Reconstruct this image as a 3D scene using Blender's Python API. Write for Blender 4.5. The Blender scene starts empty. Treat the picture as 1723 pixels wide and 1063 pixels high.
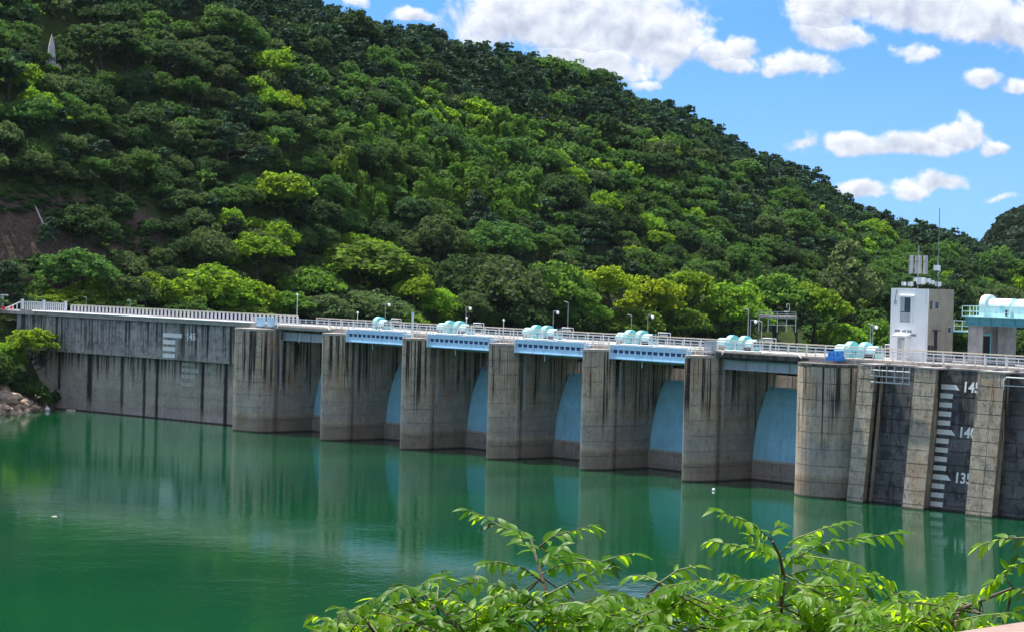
import bpy, math, random
import numpy as np
from mathutils import Vector, Matrix, noise as mnoise
R = math.radians
S = bpy.context.scene
COL = S.collection
rnd = random.Random(11)

# ------------------------------------------------------------------ camera
F_PX, PITCH, ROLL, CAM_H = 4000.0, .0213, .0253, 25.885
cam_data = bpy.data.cameras.new('camera')
cam = bpy.data.objects.new('camera', cam_data); COL.objects.link(cam)
cam_data.sensor_width = 36; cam_data.lens = F_PX / 1723 * 36
cam_data.clip_start = .5; cam_data.clip_end = 6000
cam.location = (0, 0, CAM_H)
cam.matrix_world = (Matrix.Translation((0, 0, CAM_H)) @ Matrix.Rotation(R(90) - PITCH, 4, 'X')
                    @ Matrix.Rotation(ROLL, 4, 'Z'))
S.camera = cam
CR, SR, CP, SP = math.cos(ROLL), math.sin(ROLL), math.cos(PITCH), math.sin(PITCH)

def ray(px, py):
    a, b = px - 861.5, py - 531.5
    x = a * CR + b * SR; y = -a * SR + b * CR
    return (x / F_PX, CP - y / F_PX * SP, -SP - y / F_PX * CP)
def at(px, py, Y):
    r = ray(px, py); t = Y / r[1]
    return Vector((r[0] * t, Y, r[2] * t + CAM_H))
def proj(X, Y, Z):
    Z = Z - CAM_H
    dd = Y * CP - Z * SP; u = Y * SP + Z * CP
    x = F_PX * X / dd; y = -F_PX * u / dd
    return 861.5 + x * CR - y * SR, 531.5 + x * SR + y * CR

# ------------------------------------------------------------------ light
SUN_AZ, SUN_EL = math.atan2(-.675, .735), R(61)
sun_dir = Vector((math.sin(SUN_AZ) * math.cos(SUN_EL), math.cos(SUN_AZ) * math.cos(SUN_EL), math.sin(SUN_EL)))
sl = bpy.data.lights.new('sun', 'SUN'); sl.energy = 3.4; sl.angle = R(.53); sl.color = (1, .95, .86)
so = bpy.data.objects.new('sun', sl); COL.objects.link(so)
so.rotation_euler = (-sun_dir).to_track_quat('-Z', 'Y').to_euler()
S.view_settings.view_transform = 'Standard'; S.view_settings.look = 'None'
S.view_settings.gamma = 1; S.view_settings.use_curve_mapping = False
S.view_settings.exposure = 1.42
S.cycles.max_bounces = 6; S.cycles.transparent_max_bounces = 6
S.cycles.use_denoising = True
S.cycles.caustics_reflective = False; S.cycles.caustics_refractive = False

# ------------------------------------------------------------------ node helpers
class NT:
    def __init__(s, tree):
        s.t = tree; s.n = tree.nodes; s.l = tree.links
    def add(s, typ, **kw):
        nd = s.n.new(typ)
        for k, v in kw.items(): setattr(nd, k, v)
        return nd
    def put(s, sock, val):
        if hasattr(val, 'is_linked') or isinstance(val, bpy.types.NodeSocket): s.l.new(val, sock)
        elif val is not None: sock.default_value = val
    def m(s, op, a, b=None, c=None, clamp=False):
        nd = s.add('ShaderNodeMath', operation=op, use_clamp=clamp)
        for i, v in enumerate((a, b, c)):
            if v is not None: s.put(nd.inputs[i], v)
        return nd.outputs[0]
    def vm(s, op, a, b=None):
        nd = s.add('ShaderNodeVectorMath', operation=op)
        s.put(nd.inputs[0], a)
        if b is not None: s.put(nd.inputs[1], b)
        return nd.outputs['Value'] if op in ('DOT_PRODUCT', 'LENGTH') else nd.outputs[0]
    def xyz(s, x, y, z):
        nd = s.add('ShaderNodeCombineXYZ')
        for i, v in enumerate((x, y, z)): s.put(nd.inputs[i], v)
        return nd.outputs[0]
    def sep(s, v):
        nd = s.add('ShaderNodeSeparateXYZ'); s.put(nd.inputs[0], v)
        return nd.outputs
    def noise(s, vec, scale=1., detail=3, rough=.55, dist=0., col=False):
        nd = s.add('ShaderNodeTexNoise'); s.put(nd.inputs['Vector'], vec)
        nd.inputs['Scale'].default_value = scale; nd.inputs['Detail'].default_value = detail
        nd.inputs['Roughness'].default_value = rough; nd.inputs['Distortion'].default_value = dist
        return nd.outputs['Color' if col else 'Fac']
    def ss(s, x, lo, hi, a=0., b=1.):
        nd = s.add('ShaderNodeMapRange', interpolation_type='SMOOTHSTEP')
        s.put(nd.inputs[0], x)
        for i, v in enumerate((lo, hi, a, b)): s.put(nd.inputs[i + 1], v)
        return nd.outputs[0]
    def mix(s, f, a, b, mode='MIX'):
        nd = s.add('ShaderNodeMix', data_type='RGBA', blend_type=mode)
        s.put(nd.inputs[0], f)
        for i, v in ((6, a), (7, b)):
            if isinstance(v, tuple) and len(v) == 3: v = (*v, 1)
            s.put(nd.inputs[i], v)
        return nd.outputs[2]
    def bump(s, h, strength=.3, dist=.1):
        nd = s.add('ShaderNodeBump'); s.put(nd.inputs['Height'], h)
        nd.inputs['Strength'].default_value = strength; nd.inputs['Distance'].default_value = dist
        return nd.outputs[0]

def new_mat(name):
    m = bpy.data.materials.new(name); m.use_nodes = True
    t = NT(m.node_tree); b = m.node_tree.nodes['Principled BSDF']
    return m, t, b

# ------------------------------------------------------------------ sky
CLOUDS = [  # centre and half size in photo pixels, weight
    (880, 40, 130, 62, 1.05), (1010, 40, 170, 78, 1.1), (1105, 62, 95, 72, 1.0), (1165, 45, 34, 45, .8), (1000, 100, 120, 45, .75),
    (1205, 95, 40, 30, .72), (1245, 85, 34, 28, .75), (1228, 110, 44, 20, .7), (1340, 112, 66, 27, .9), (1310, 122, 40, 16, .7),
    (1400, 62, 70, 32, .95), (1420, 5, 110, 48, 1.0), (1540, 10, 150, 52, 1.05), (1660, 30, 95, 58, 1.0), (1715, 55, 60, 55, .95), (1390, 30, 60, 42, .8),
    (1550, 88, 48, 18, .5), (1655, 139, 40, 15, .72), (1712, 148, 30, 15, .75),
    (1355, 238, 42, 18, .55), (1430, 240, 52, 22, .9), (1545, 247, 90, 22, 1.0), (1600, 232, 56, 28, 1.0), (1632, 222, 28, 24, .85), (1672, 250, 26, 16, .75),
    (1448, 318, 44, 20, .9), (1530, 316, 44, 20, .85), (1580, 308, 58, 20, 1.0), (1615, 305, 26, 12, .7), (1695, 332, 26, 8, .45),
    (690, 26, 34, 15, .85), (598, 10, 22, 10, .7), (1078, 140, 30, 13, .5), (1225, 262, 40, 12, .3),
    (120, -240, 420, 90, 1.0), (700, -330, 330, 80, 1.0), (1500, -260, 420, 90, 1.0), (2050, -40, 220, 70, 1.0), (2000, 190, 130, 30, .9), (2300, 90, 200, 50, 1.0)]
world = bpy.data.worlds.new('World'); S.world = world; world.use_nodes = True
w = NT(world.node_tree)
bg = world.node_tree.nodes['Background']
gen = w.add('ShaderNodeTexCoord').outputs['Generated']
gx, gy, gz = w.sep(gen)
sky = w.add('ShaderNodeTexSky', sky_type='NISHITA')
sky.sun_disc = False; sky.sun_elevation = SUN_EL; sky.sun_rotation = SUN_AZ
sky.air_density = 1.0; sky.dust_density = .25; sky.ozone_density = 2.2; sky.altitude = 150
# the clear air of the day: the deep blue comes down close to the horizon
zz = w.m('ADD', w.m('MULTIPLY', w.m('MAXIMUM', gz, 0.), .80), .20)
w.l.new(w.vm('NORMALIZE', w.xyz(gx, gy, zz)), sky.inputs[0])
skycol = w.mix(1., sky.outputs[0], (.33, .62, .94), 'MULTIPLY')
skycol = w.mix(w.ss(gz, -.01, .13, .42, 0.), skycol, (2.9, 4.6, 6.0))
ay = w.m('MAXIMUM', w.m('ABSOLUTE', gy), .02)
A = w.m('DIVIDE', gx, ay); E = w.m('DIVIDE', gz, ay)
AE = w.xyz(A, E, 0.)
nz = w.noise(AE, 60, 6, .55, .2)
nz2 = w.noise(AE, 240, 5, .6)
warp = w.noise(AE, 45, 3, .5, col=True)
wv = w.vm('SCALE', w.vm('SUBTRACT', warp, (.5, .5, .5))); wv.node.inputs['Scale'].default_value = .012
wx, wy, _ = w.sep(w.vm('ADD', AE, wv))
den = None; hgt = None
for cx, cy, rx, ry, st in CLOUDS:
    r = ray(cx, cy)
    a0, e0 = r[0] / r[1], r[2] / r[1]
    dx = w.m('MULTIPLY', w.m('SUBTRACT', wx, a0), F_PX / (rx * 1.24))
    dy = w.m('MULTIPLY', w.m('SUBTRACT', wy, e0), F_PX / (ry * 1.22))
    # flat undersides: the lower half falls off faster
    dyl = w.m('MULTIPLY', w.m('MINIMUM', dy, 0.), 1.25); dyh = w.m('MAXIMUM', dy, 0.)
    dy2 = w.m('ADD', dyl, dyh)
    q = w.m('SQRT', w.m('ADD', w.m('MULTIPLY', dx, dx), w.m('MULTIPLY', dy2, dy2)))
    v = w.m('MULTIPLY', w.m('SUBTRACT', 1., q), st)
    hh = w.m('MULTIPLY', w.m('GREATER_THAN', v, den if den else -9.), 1.)
    if den is None: den, hgt = v, dy
    else:
        hgt = w.m('ADD', w.m('MULTIPLY', hgt, w.m('SUBTRACT', 1., hh)), w.m('MULTIPLY', dy, hh))
        den = w.m('SMOOTH_MAX', den, v, .12)
dn = w.m('ADD', den, w.m('ADD', w.m('MULTIPLY', w.m('SUBTRACT', nz, .5), .95), w.m('MULTIPLY', w.m('SUBTRACT', nz2, .5), .50)))
alpha = w.ss(dn, .05, .46)
# puffs: difference of the density towards the sun (upper left)
AE2 = w.vm('ADD', AE, (-.0025, .0040, 0.))
nzs = w.noise(AE2, 60, 6, .55, .2)
lit = w.m('ADD', w.m('MULTIPLY', w.m('SUBTRACT', nz, nzs), 2.6), w.m('ADD', w.m('MULTIPLY', hgt, .50), .56), clamp=True)
thick = w.ss(dn, .35, 1.3)
lit = w.m('SUBTRACT', lit, w.m('MULTIPLY', thick, .34), clamp=True)
ccol = w.mix(lit, (2.75, 3.05, 3.7), (5.2, 5.3, 5.5))
# unseen cumulus added above the view, brighter than below, to lift ambient light
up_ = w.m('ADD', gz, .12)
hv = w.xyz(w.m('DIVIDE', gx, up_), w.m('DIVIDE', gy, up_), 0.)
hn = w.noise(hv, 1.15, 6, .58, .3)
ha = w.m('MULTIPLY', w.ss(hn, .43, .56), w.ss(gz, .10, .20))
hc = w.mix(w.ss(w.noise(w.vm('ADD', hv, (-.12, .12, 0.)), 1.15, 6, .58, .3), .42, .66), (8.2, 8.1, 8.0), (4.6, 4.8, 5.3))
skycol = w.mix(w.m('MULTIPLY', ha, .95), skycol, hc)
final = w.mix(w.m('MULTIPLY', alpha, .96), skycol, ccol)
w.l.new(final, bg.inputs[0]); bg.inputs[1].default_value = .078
# ------------------------------------------------------------------ dam frame (u along the dam, v upstream, z up)
OX, OY, ANG = -39.3455, 355.127, .8182
DU = Vector((math.cos(ANG), -math.sin(ANG), 0)); DN = Vector((-math.sin(ANG), -math.cos(ANG), 0))
def W(u, v, z=0.): return Vector((OX, OY, 0)) + DU * u + DN * v + Vector((0, 0, z))
ROT = -ANG
PIT = 17.76                                    # spacing of the piers
LROT = ROT + math.atan(.07)                    # the left wall stands slightly turned

# ------------------------------------------------------------------ mesh builder
class MB:
    def __init__(s): s.v = []; s.f = []; s.sm = []
    def add(s, vs, fs, smooth=False):
        o = len(s.v); s.v += [tuple(p) for p in vs]
        for f in fs: s.f.append(tuple(i + o for i in f)); s.sm.append(smooth)
    def box(s, x0, x1, y0, y1, z0, z1, sh=0.):
        # sh: the box leans, its top shifted by sh in y
        s.add([(x0, y0, z0), (x1, y0, z0), (x1, y1, z0), (x0, y1, z0), (x0, y0 + sh, z1), (x1, y0 + sh, z1), (x1, y1 + sh, z1), (x0, y1 + sh, z1)],
              [(3, 2, 1, 0), (4, 5, 6, 7), (0, 1, 5, 4), (1, 2, 6, 5), (2, 3, 7, 6), (3, 0, 4, 7)])
        return s
    def prism(s, pts, z0, z1, sh=0.):
        # pts counter-clockwise seen from above
        n = len(pts)
        s.add([(x, y, z0) for x, y in pts] + [(x, y + sh, z1) for x, y in pts],
              [tuple(reversed(range(n))), tuple(range(n, 2 * n))] + [(i, (i + 1) % n, n + (i + 1) % n, n + i) for i in range(n)])
        return s
    def extrude(s, prof, x0, x1):
        # a profile in (y, z), counter-clockwise seen from +x
        n = len(prof)
        s.add([(x0, y, z) for y, z in prof] + [(x1, y, z) for y, z in prof],
              [tuple(reversed(range(n))), tuple(range(n, 2 * n))] + [(i, (i + 1) % n, n + (i + 1) % n, n + i) for i in range(n)])
        return s
    def tube(s, pts, r, n=6, r1=None, smooth=True, cap=True):
        pts = [Vector(p) for p in pts]; m = len(pts); vs = []
        for i, p in enumerate(pts):
            t = (pts[min(i + 1, m - 1)] - pts[max(i - 1, 0)]).normalized()
            a = t.cross(Vector((0, 0, 1)))
            if a.length < .05: a = t.cross(Vector((0, 1, 0)))
            a.normalize(); b = a.cross(t)
            rr = r if r1 is None else r + (r1 - r) * i / (m - 1)
            vs += [p + (a * math.cos(2 * math.pi * k / n) + b * math.sin(2 * math.pi * k / n)) * rr for k in range(n)]
        fs = []
        for i in range(m - 1):
            for k in range(n):
                q = (k + 1) % n
                fs.append((i * n + k, (i + 1) * n + k, (i + 1) * n + q, i * n + q))
        s.add(vs, fs, smooth)
        if cap: s.add(vs[:n], [tuple(range(n))]); s.add(vs[-n:], [tuple(reversed(range(n)))])
        return s
    def ball(s, c, r, n=8, m=6):
        c = Vector(c); vs = []; fs = []
        for i in range(m + 1):
            th = math.pi * i / m
            for k in range(n):
                ph = 2 * math.pi * k / n
                vs.append(c + Vector((math.sin(th) * math.cos(ph), math.sin(th) * math.sin(ph), math.cos(th))) * r)
        for i in range(m):
            for k in range(n):
                q = (k + 1) % n
                fs.append((i * n + k, (i + 1) * n + k, (i + 1) * n + q, i * n + q))
        s.add(vs, fs, True); return s
    def mesh(s, name):
        me = bpy.data.meshes.new(name); me.from_pydata(s.v, [], s.f)
        me.polygons.foreach_set('use_smooth', s.sm); me.update(); return me

def link(name, me, mat=None, parent=None, loc=(0, 0, 0), rz=0.):
    o = bpy.data.objects.new(name, me); COL.objects.link(o)
    if mat is not None and not me.materials: me.materials.append(mat)
    if parent is not None: o.parent = parent
    o.location = loc; o.rotation_euler = (0, 0, rz); return o
def obj(name, mb, mat, parent=None, loc=(0, 0, 0), rz=0.):
    return link(name, mb.mesh(name), mat, parent, loc, rz)
def tag(o, label, cat, group=None, kind=None):
    o['label'] = label; o['category'] = cat
    if group: o['group'] = group
    if kind: o['kind'] = kind
    return o
def thing(name, label, cat, loc=(0, 0, 0), rz=0., group=None):
    o = bpy.data.objects.new(name, None); COL.objects.link(o); o.empty_display_size = .5
    o.location = loc; o.rotation_euler = (0, 0, rz)
    return tag(o, label, cat, group)
def copy_tree(o, parent=None):
    c = o.copy(); COL.objects.link(c); c.parent = parent
    for ch in o.children: copy_tree(ch, c)
    return c

# ------------------------------------------------------------------ materials
def plain(name, col, rough=.5, metal=0., var=.12, scale=2., bump=0., dirt=0.):
    m, t, b = new_mat(name)
    pos = t.add('ShaderNodeNewGeometry').outputs['Position']
    n = t.noise(pos, scale, 4)
    c = t.mix(t.ss(n, .3, .7), tuple(x * (1 - var) for x in col), tuple(min(1, x * (1 + var)) for x in col))
    if dirt:
        x, y, z = t.sep(pos)
        st = t.noise(t.xyz(t.m('MULTIPLY', x, 2.2), t.m('MULTIPLY', y, 2.2), t.m('MULTIPLY', z, .25)), 1., 4, .6)
        c = t.mix(t.m('MULTIPLY', t.ss(st, .5, .72), dirt), c, (.10, .08, .06))
    t.put(b.inputs['Base Color'], c)
    b.inputs['Roughness'].default_value = rough; b.inputs['Metallic'].default_value = metal
    if bump: t.put(b.inputs['Normal'], t.bump(t.noise(pos, scale * 6, 3), bump, .05))
    return m

def concrete(name, base, base2, streak=.8, lo=.50, hi=.60, ztop=15.6, length=11., band=True, moss=.0, stains=(), patch=0., uscale=1.5, ochre=0.):
    m, t, b = new_mat(name)
    pos = t.add('ShaderNodeNewGeometry').outputs['Position']
    rel = t.vm('SUBTRACT', pos, (OX, OY, 0.))
    u = t.vm('DOT_PRODUCT', rel, tuple(DU)); v = t.vm('DOT_PRODUCT', rel, tuple(DN))
    x, y, z = t.sep(pos)
    uvz = t.xyz(u, v, z)
    big = t.noise(uvz, .33, 4, .6)
    c = t.mix(t.ss(big, .35, .65), base, base2)
    # tone of each pour
    lift = t.noise(t.xyz(t.m('MULTIPLY', u, .05), t.m('MULTIPLY', v, .05), t.m('MULTIPLY', z, .75)), 1., 2, .5)
    c = t.mix(t.ss(lift, .42, .60, 0., .24), c, tuple(k * .55 for k in base))
    fine = t.noise(t.xyz(t.m('MULTIPLY', u, 3.), t.m('MULTIPLY', v, 3.), t.m('MULTIPLY', z, 1.1)), 1., 5, .65)
    c = t.mix(t.ss(fine, .42, .70, 0., .34), c, tuple(k * .42 for k in base))
    if ochre:                                                    # rusty and ochre blooms
        oc = t.noise(t.xyz(t.m('ADD', u, 77.), v, t.m('MULTIPLY', z, .6)), .30, 4, .6)
        c = t.mix(t.ss(oc, .52, .66, 0., ochre), c, (.40, .235, .125))
        gp = t.noise(t.xyz(t.m('ADD', u, 17.), v, z), .42, 4, .6)
        c = t.mix(t.ss(gp, .54, .68, 0., ochre * .9), c, (.17, .165, .17))
    # pale runs of lime
    pr = t.noise(t.xyz(t.m('MULTIPLY', u, 2.6), t.m('MULTIPLY', v, 2.6), t.m('MULTIPLY', z, .10)), 1.3, 3, .6)
    c = t.mix(t.ss(pr, .57, .70, 0., .40), c, tuple(min(.6, k * 1.55) for k in base))
    if band:                                                     # pale drawdown band and brown band above the water
        bw = t.m('ADD', z, t.m('MULTIPLY', t.m('SUBTRACT', big, .5), 1.2))
        pale = t.m('MULTIPLY', t.ss(bw, 2.4, 3.6), t.ss(bw, 5.4, 7.2, 1., 0.))
        c = t.mix(t.m('MULTIPLY', pale, .30), c, (.27, .285, .33))
        c = t.mix(t.ss(bw, 2.1, 2.7, .45, 0.), c, (.115, .088, .068))
    # dark runs from the top
    sv = t.xyz(t.m('MULTIPLY', u, uscale), t.m('MULTIPLY', v, uscale), t.m('MULTIPLY', z, .035))
    s1 = t.noise(sv, 1., 4, .68)
    ln = t.noise(t.xyz(t.m('MULTIPLY', u, .5), t.m('MULTIPLY', v, .5), 0.), 1., 2, .5)
    top = t.m('SUBTRACT', ztop, t.m('MULTIPLY', t.m('ADD', ln, .05), length * 1.5))
    mask = t.ss(t.m('SUBTRACT', z, top), -1.5, 3.0)
    k = t.m('MULTIPLY', t.m('MULTIPLY', t.ss(s1, lo, hi), mask), streak)
    c = t.mix(k, c, (.016, .015, .014))
    for u0, hw, z1, z0, st in stains:
        wob = t.m('ADD', t.m('SUBTRACT', u, u0), t.m('MULTIPLY', t.m('SUBTRACT', fine, .5), .5))
        kk = t.m('MULTIPLY', t.ss(t.m('ABSOLUTE', wob), hw * .6, hw * 1.25, 1., 0.), t.ss(z, z0 - 1.5, z0 + 2.0, 0., 1.))
        kk = t.m('MULTIPLY', kk, t.m('LESS_THAN', z, z1))
        c = t.mix(t.m('MULTIPLY', kk, st), c, (.016, .017, .020))
    if patch:
        pn = t.noise(uvz, .8, 5, .65)
        c = t.mix(t.ss(pn, .50, .60, 0., patch), c, (.030, .033, .038))
        pw = t.noise(t.xyz(t.m('ADD', u, 31.), v, z), 1.1, 5, .7)
        c = t.mix(t.ss(pw, .63, .70, 0., .45), c, (.36, .35, .34))
    if moss:
        mn = t.noise(uvz, 2.3, 5, .7)
        c = t.mix(t.ss(mn, .52, .66, 0., moss), c, (.075, .06, .045))
    # wet line at the water
    c = t.mix(t.ss(z, .05, .30, .85, 0.), c, (.02, .022, .018))
    t.put(b.inputs['Base Color'], c)
    b.inputs['Roughness'].default_value = .88
    b.inputs['Specular IOR Level'].default_value = .25
    t.put(b.inputs['Normal'], t.bump(t.m('ADD', fine, t.m('MULTIPLY', t.noise(pos, 9, 4, .7), .5)), .5, .06))
    return m

LSTAIN = [(-56.3, .45, 9.6, 1.5, .9), (-48.0, .75, 9.6, 1.0, .95), (-39.4, .45, 9.6, 0.5, .8), (-33.6, .42, 9.6, -1, .85),
          (-30.4, .42, 9.6, -1, .9), (-19.1, .42, 9.6, 0.6, .92), (-13.5, .5, 9.6, -2, .95), (-16.9, .3, 15.4, 10.5, .9), (-55.9, .35, 15.4, 10.5, .7),
          (-11.3, .35, 15.4, -2, .9), (-43.5, .25, 9.6, 5.5, .7), (-26.0, .25, 9.6, 6.0, .5), (-36.5, .3, 9.6, 5.0, .7), (-45.8, .3, 9.6, 5.8, .8)]
M = {}
M['pier'] = concrete('pier_concrete', (.54, .44, .335), (.40, .33, .26), .97, .50, .57, 15.6, 10., True, .4, (), 0., 2.5, .45)
M['weir'] = concrete('weir_concrete', (.40, .32, .25), (.30, .24, .195), .5, .55, .65, 2.4, 3., False, .5)
M['wall_low'] = concrete('lower_wall_concrete', (.44, .395, .35), (.34, .305, .275), .95, .475, .56, 9.6, 3.6, False, .35, [s for s in LSTAIN if s[2] < 10 or s[0] > -12], 0., 1.9)
M['wall_up'] = concrete('upper_wall_concrete', (.43, .41, .385), (.30, .295, .285), .9, .49, .60, 15.4, 6., False, .2, [s for s in LSTAIN if s[2] > 10], .45, 1.9)
M['buttress'] = concrete('buttress_concrete', (.50, .42, .32), (.38, .315, .245), .75, .52, .62, 15.6, 7., False, .6, (), .28, 1.5, .45)
M['panel'] = concrete('face_concrete', (.17, .165, .165), (.085, .088, .095), .7, .50, .62, 15.6, 16., False, .2, (), .75)
M['slab'] = concrete('deck_concrete', (.46, .42, .38), (.36, .33, .30), .5, .56, .68, 16.1, 3., False, .25)
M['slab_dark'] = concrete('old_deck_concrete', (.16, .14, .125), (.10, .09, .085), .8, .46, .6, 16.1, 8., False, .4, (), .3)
M['bluewhite'] = plain('pale_blue_paint', (.44, .68, .87), .45, var=.06, dirt=.25)
M['blueshade'] = plain('blue_paint_and_vent_shade', (.012, .035, .12), .5)  # paint of box and straps, also painted shade behind the girder vents
M['gate'] = plain('gate_blue_paint', (.33, .65, .76), .5, var=.08, scale=.5, dirt=.22)
M['gate_edge'] = plain('gate_seal_paint', (.42, .40, .30), .6)
M['grey_paint'] = plain('grey_paint', (.42, .45, .48), .5, var=.08, dirt=.3)
M['rail'] = plain('galvanised_rail', (.74, .74, .73), .4, .1, var=.08)
M['cream'] = plain('cream_rail_paint', (.72, .66, .50), .5, var=.06, dirt=.2)
M['white'] = plain('white_paint', (.80, .81, .83), .55, var=.04, dirt=.12)
M['steel'] = plain('guide_steel', (.42, .44, .46), .45, .2, var=.15, dirt=.3)
M['dark'] = plain('dark_opening', (.012, .014, .018), .7)
M['glass'] = plain('window_glass', (.03, .04, .05), .08)
M['turq'] = plain('turquoise_paint', (.22, .60, .62), .4, var=.05, dirt=.06)
M['turq_pale'] = plain('pale_turquoise_paint', (.38, .68, .72), .4, var=.05, dirt=.08)
M['mint'] = plain('mint_paint', (.70, .85, .84), .4, var=.04, dirt=.08)
M['teal'] = plain('teal_girder_paint', (.08, .27, .32), .45, var=.08)
M['beige'] = plain('beige_render', (.31, .27, .215), .85, var=.08, scale=1., dirt=.2)
M['whitewash'] = plain('white_render', (.90, .90, .90), .8, var=.03, scale=.8, dirt=.10)
M['pillar'] = plain('pillar_concrete', (.33, .31, .30), .85, var=.18, scale=1.2, dirt=.5)
M['red'] = plain('red_plastic', (.60, .035, .02), .45)
M['bluebox'] = plain('blue_tarpaulin', (.04, .26, .70), .45, var=.3, scale=3.)
M['gauge_paint'] = plain('white_gauge_paint', (.78, .80, .80), .7, var=.06, scale=3., dirt=.10)
M['faded_paint'] = plain('faded_gauge_paint', (.42, .43, .36), .8, var=.2, scale=3., dirt=.7)
M['pole'] = plain('grey_green_pole', (.20, .25, .23), .5)
M['polegrey'] = plain('concrete_pole', (.36, .36, .34), .8)
M['lamp'] = plain('lamp_globe', (.85, .86, .86), .25)
M['bark'] = plain('tree_bark', (.055, .042, .032), .9, var=.35, scale=4.)
M['rock'] = plain('tan_rock', (.46, .34, .255), .9, var=.35, scale=1.6, bump=.6)
M['wood'] = plain('pink_brown_wood', (.28, .18, .145), .7, var=.2, scale=14.)
M['stone'] = plain('monument_stone', (.46, .43, .44), .75, var=.08, dirt=.3)

# ------------------------------------------------------------------ the dam
dam = thing('dam', 'long weathered concrete dam with seven piers standing in the green water', 'dam', W(0, 0, 0), ROT)
def y_of(v): return -v

# piers -----------------------------------------------------------
def plan_regular(i=0.):
    hw, c = 1.88 - i, .08
    return [(c - hw, 30 - i), (c - hw, 3.6), (c - 1.5 + i, 2.3), (c - 1.0 + i, 1.15 + i * .6), (c - .48 + i * .7, .30 + i), (c - .2, .05 + i), (c + .1, .03 + i), (c + .3, .12 + i), (c + .52 - i * .7, .36 + i),
            (c + 1.0 - i, 1.15 + i * .6), (c + 1.5 - i, 2.3), (c + hw, 3.5), (c + hw, 3.95 - i), (c + hw - .6, 3.95 - i), (c + hw - .6, 4.65 + i), (c + hw, 4.65 + i), (c + hw, 30 - i)]
def plan_first(i=0.):
    return [(-4.0 + i, 30 - i), (-4.0 + i, .8), (-3.85 + i, .35 + i * .5), (-3.45 + i * .5, .08 + i), (-2.6, 0. + i), (.9, .33 + i), (1.7 - i * .5, .7 + i), (2.2 - i, 1.5), (2.5 - i, 2.7),
            (2.5 - i, 3.2 - i), (1.9 - i, 3.2 - i), (1.9 - i, 3.95 + i), (2.75 - i, 3.95 + i), (2.75 - i, 30 - i)]
def plan_last(i=0.):
    cx, cy, r = 109.7 - 6 * PIT, 3.3, 4.5 - i
    arc = [(cx + r * math.cos(R(180 + a)), cy + r * math.sin(R(180 + a))) for a in range(0, 181, 10)]
    return [(cx - r, 30 - i)] + arc + [(cx + r, 30 - i)]
BH, GAP = 1.9, .075
Z0 = -1.95
for i in range(7):
    plan = plan_first if i == 0 else plan_last if i == 6 else plan_regular
    core = obj('pier', MB().prism(plan(.10), -4, 15.2), M['pier'], dam, (i * PIT, 0, 0))
    if i == 6: core['label'] = 'broad round-nosed last pier'
    if i == 0: core['label'] = 'wide blunt first pier'
    if i in (0, 1, 6):
        me = MB().prism(plan(0), 0, BH - GAP).mesh('lift_block')
        mc = MB().prism(plan(-.03), 0, .32).mesh('pier_cap')
    for k in range(9):
        link('lift_block', me, M['pier'], core, (0, 0, Z0 + k * BH))
    link('pier_cap', mc, M['slab'] if i < 6 else M['slab_dark'], core, (0, 0, Z0 + 9 * BH))
    if i < 6:                                                    # steel guide of the stop-log slot
        x = (2.75 if i == 0 else 1.96); y = 3.98 if i == 0 else 4.68
        obj('guide_rail', MB().box(x - .02, x + .09, y, y + .26, 6.5, 13.9), M['steel'], core)
        obj('guide_rail', MB().box(x - .3, x - .22 + .12, 3.5 if i else 2.85, 3.62 if i else 2.97, .1, 9.), M['pier'], core)

# weirs between the piers
for i in range(6):
    u0 = i * PIT + (2.75 if i == 0 else 1.96) + .01; u1 = (i + 1) * PIT - (1.80 if i < 5 else 1.36) - .01
    wr = obj('weir', MB().extrude([(10.5, -4), (32, -4), (32, -3), (18, 1.6), (14, 2.2), (10.5, 2.2)], u0, u1), M['weir'], dam)
    n = 3
    for r_, (za, zb) in enumerate(((-1.2, .55), (.60, 2.24))):
        for k in range(n):
            a = u0 + (u1 - u0) * k / n; e = u0 + (u1 - u0) * (k + 1) / n
            obj('lift_block', MB().box(a + .03, e - .03, 10.36, 11.2, za, zb), M['weir'], wr)

# deck over the spillway and the right blocks
deck = obj('deck', MB().box(-4.2, 232, 3.4, 15, 15.47, 15.95), M['slab'], dam)
obj('end_wall', MB().box(151.7, 232, .4, 9, -4, 15.4, 19.4 * .107), M['panel'], dam, (0, -4 * .107, 0))
obj('deck_beam', MB().box(2.9, 105, 8.2, 8.8, 13.75, 14.15), M['grey_paint'], dam)
obj('deck_beam', MB().box(92.5, 106, 3.95, 4.6, 15.05, 15.46), M['slab_dark'], dam)
obj('deck_kerb', MB().box(5 * PIT + 2.0, 6 * PIT - 1.2, 3.25, 3.39, 15.38, 15.90), M['slab_dark'], dam)
obj('deck_kerb', MB().box(3.0, PIT - 2.0, 3.2, 3.39, 15.55, 15.92), M['slab'], dam)
obj('deck_soffit', MB().box(3.0, 106, 14.2, 15.0, 13.0, 15.46), M['slab_dark'], dam)

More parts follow.
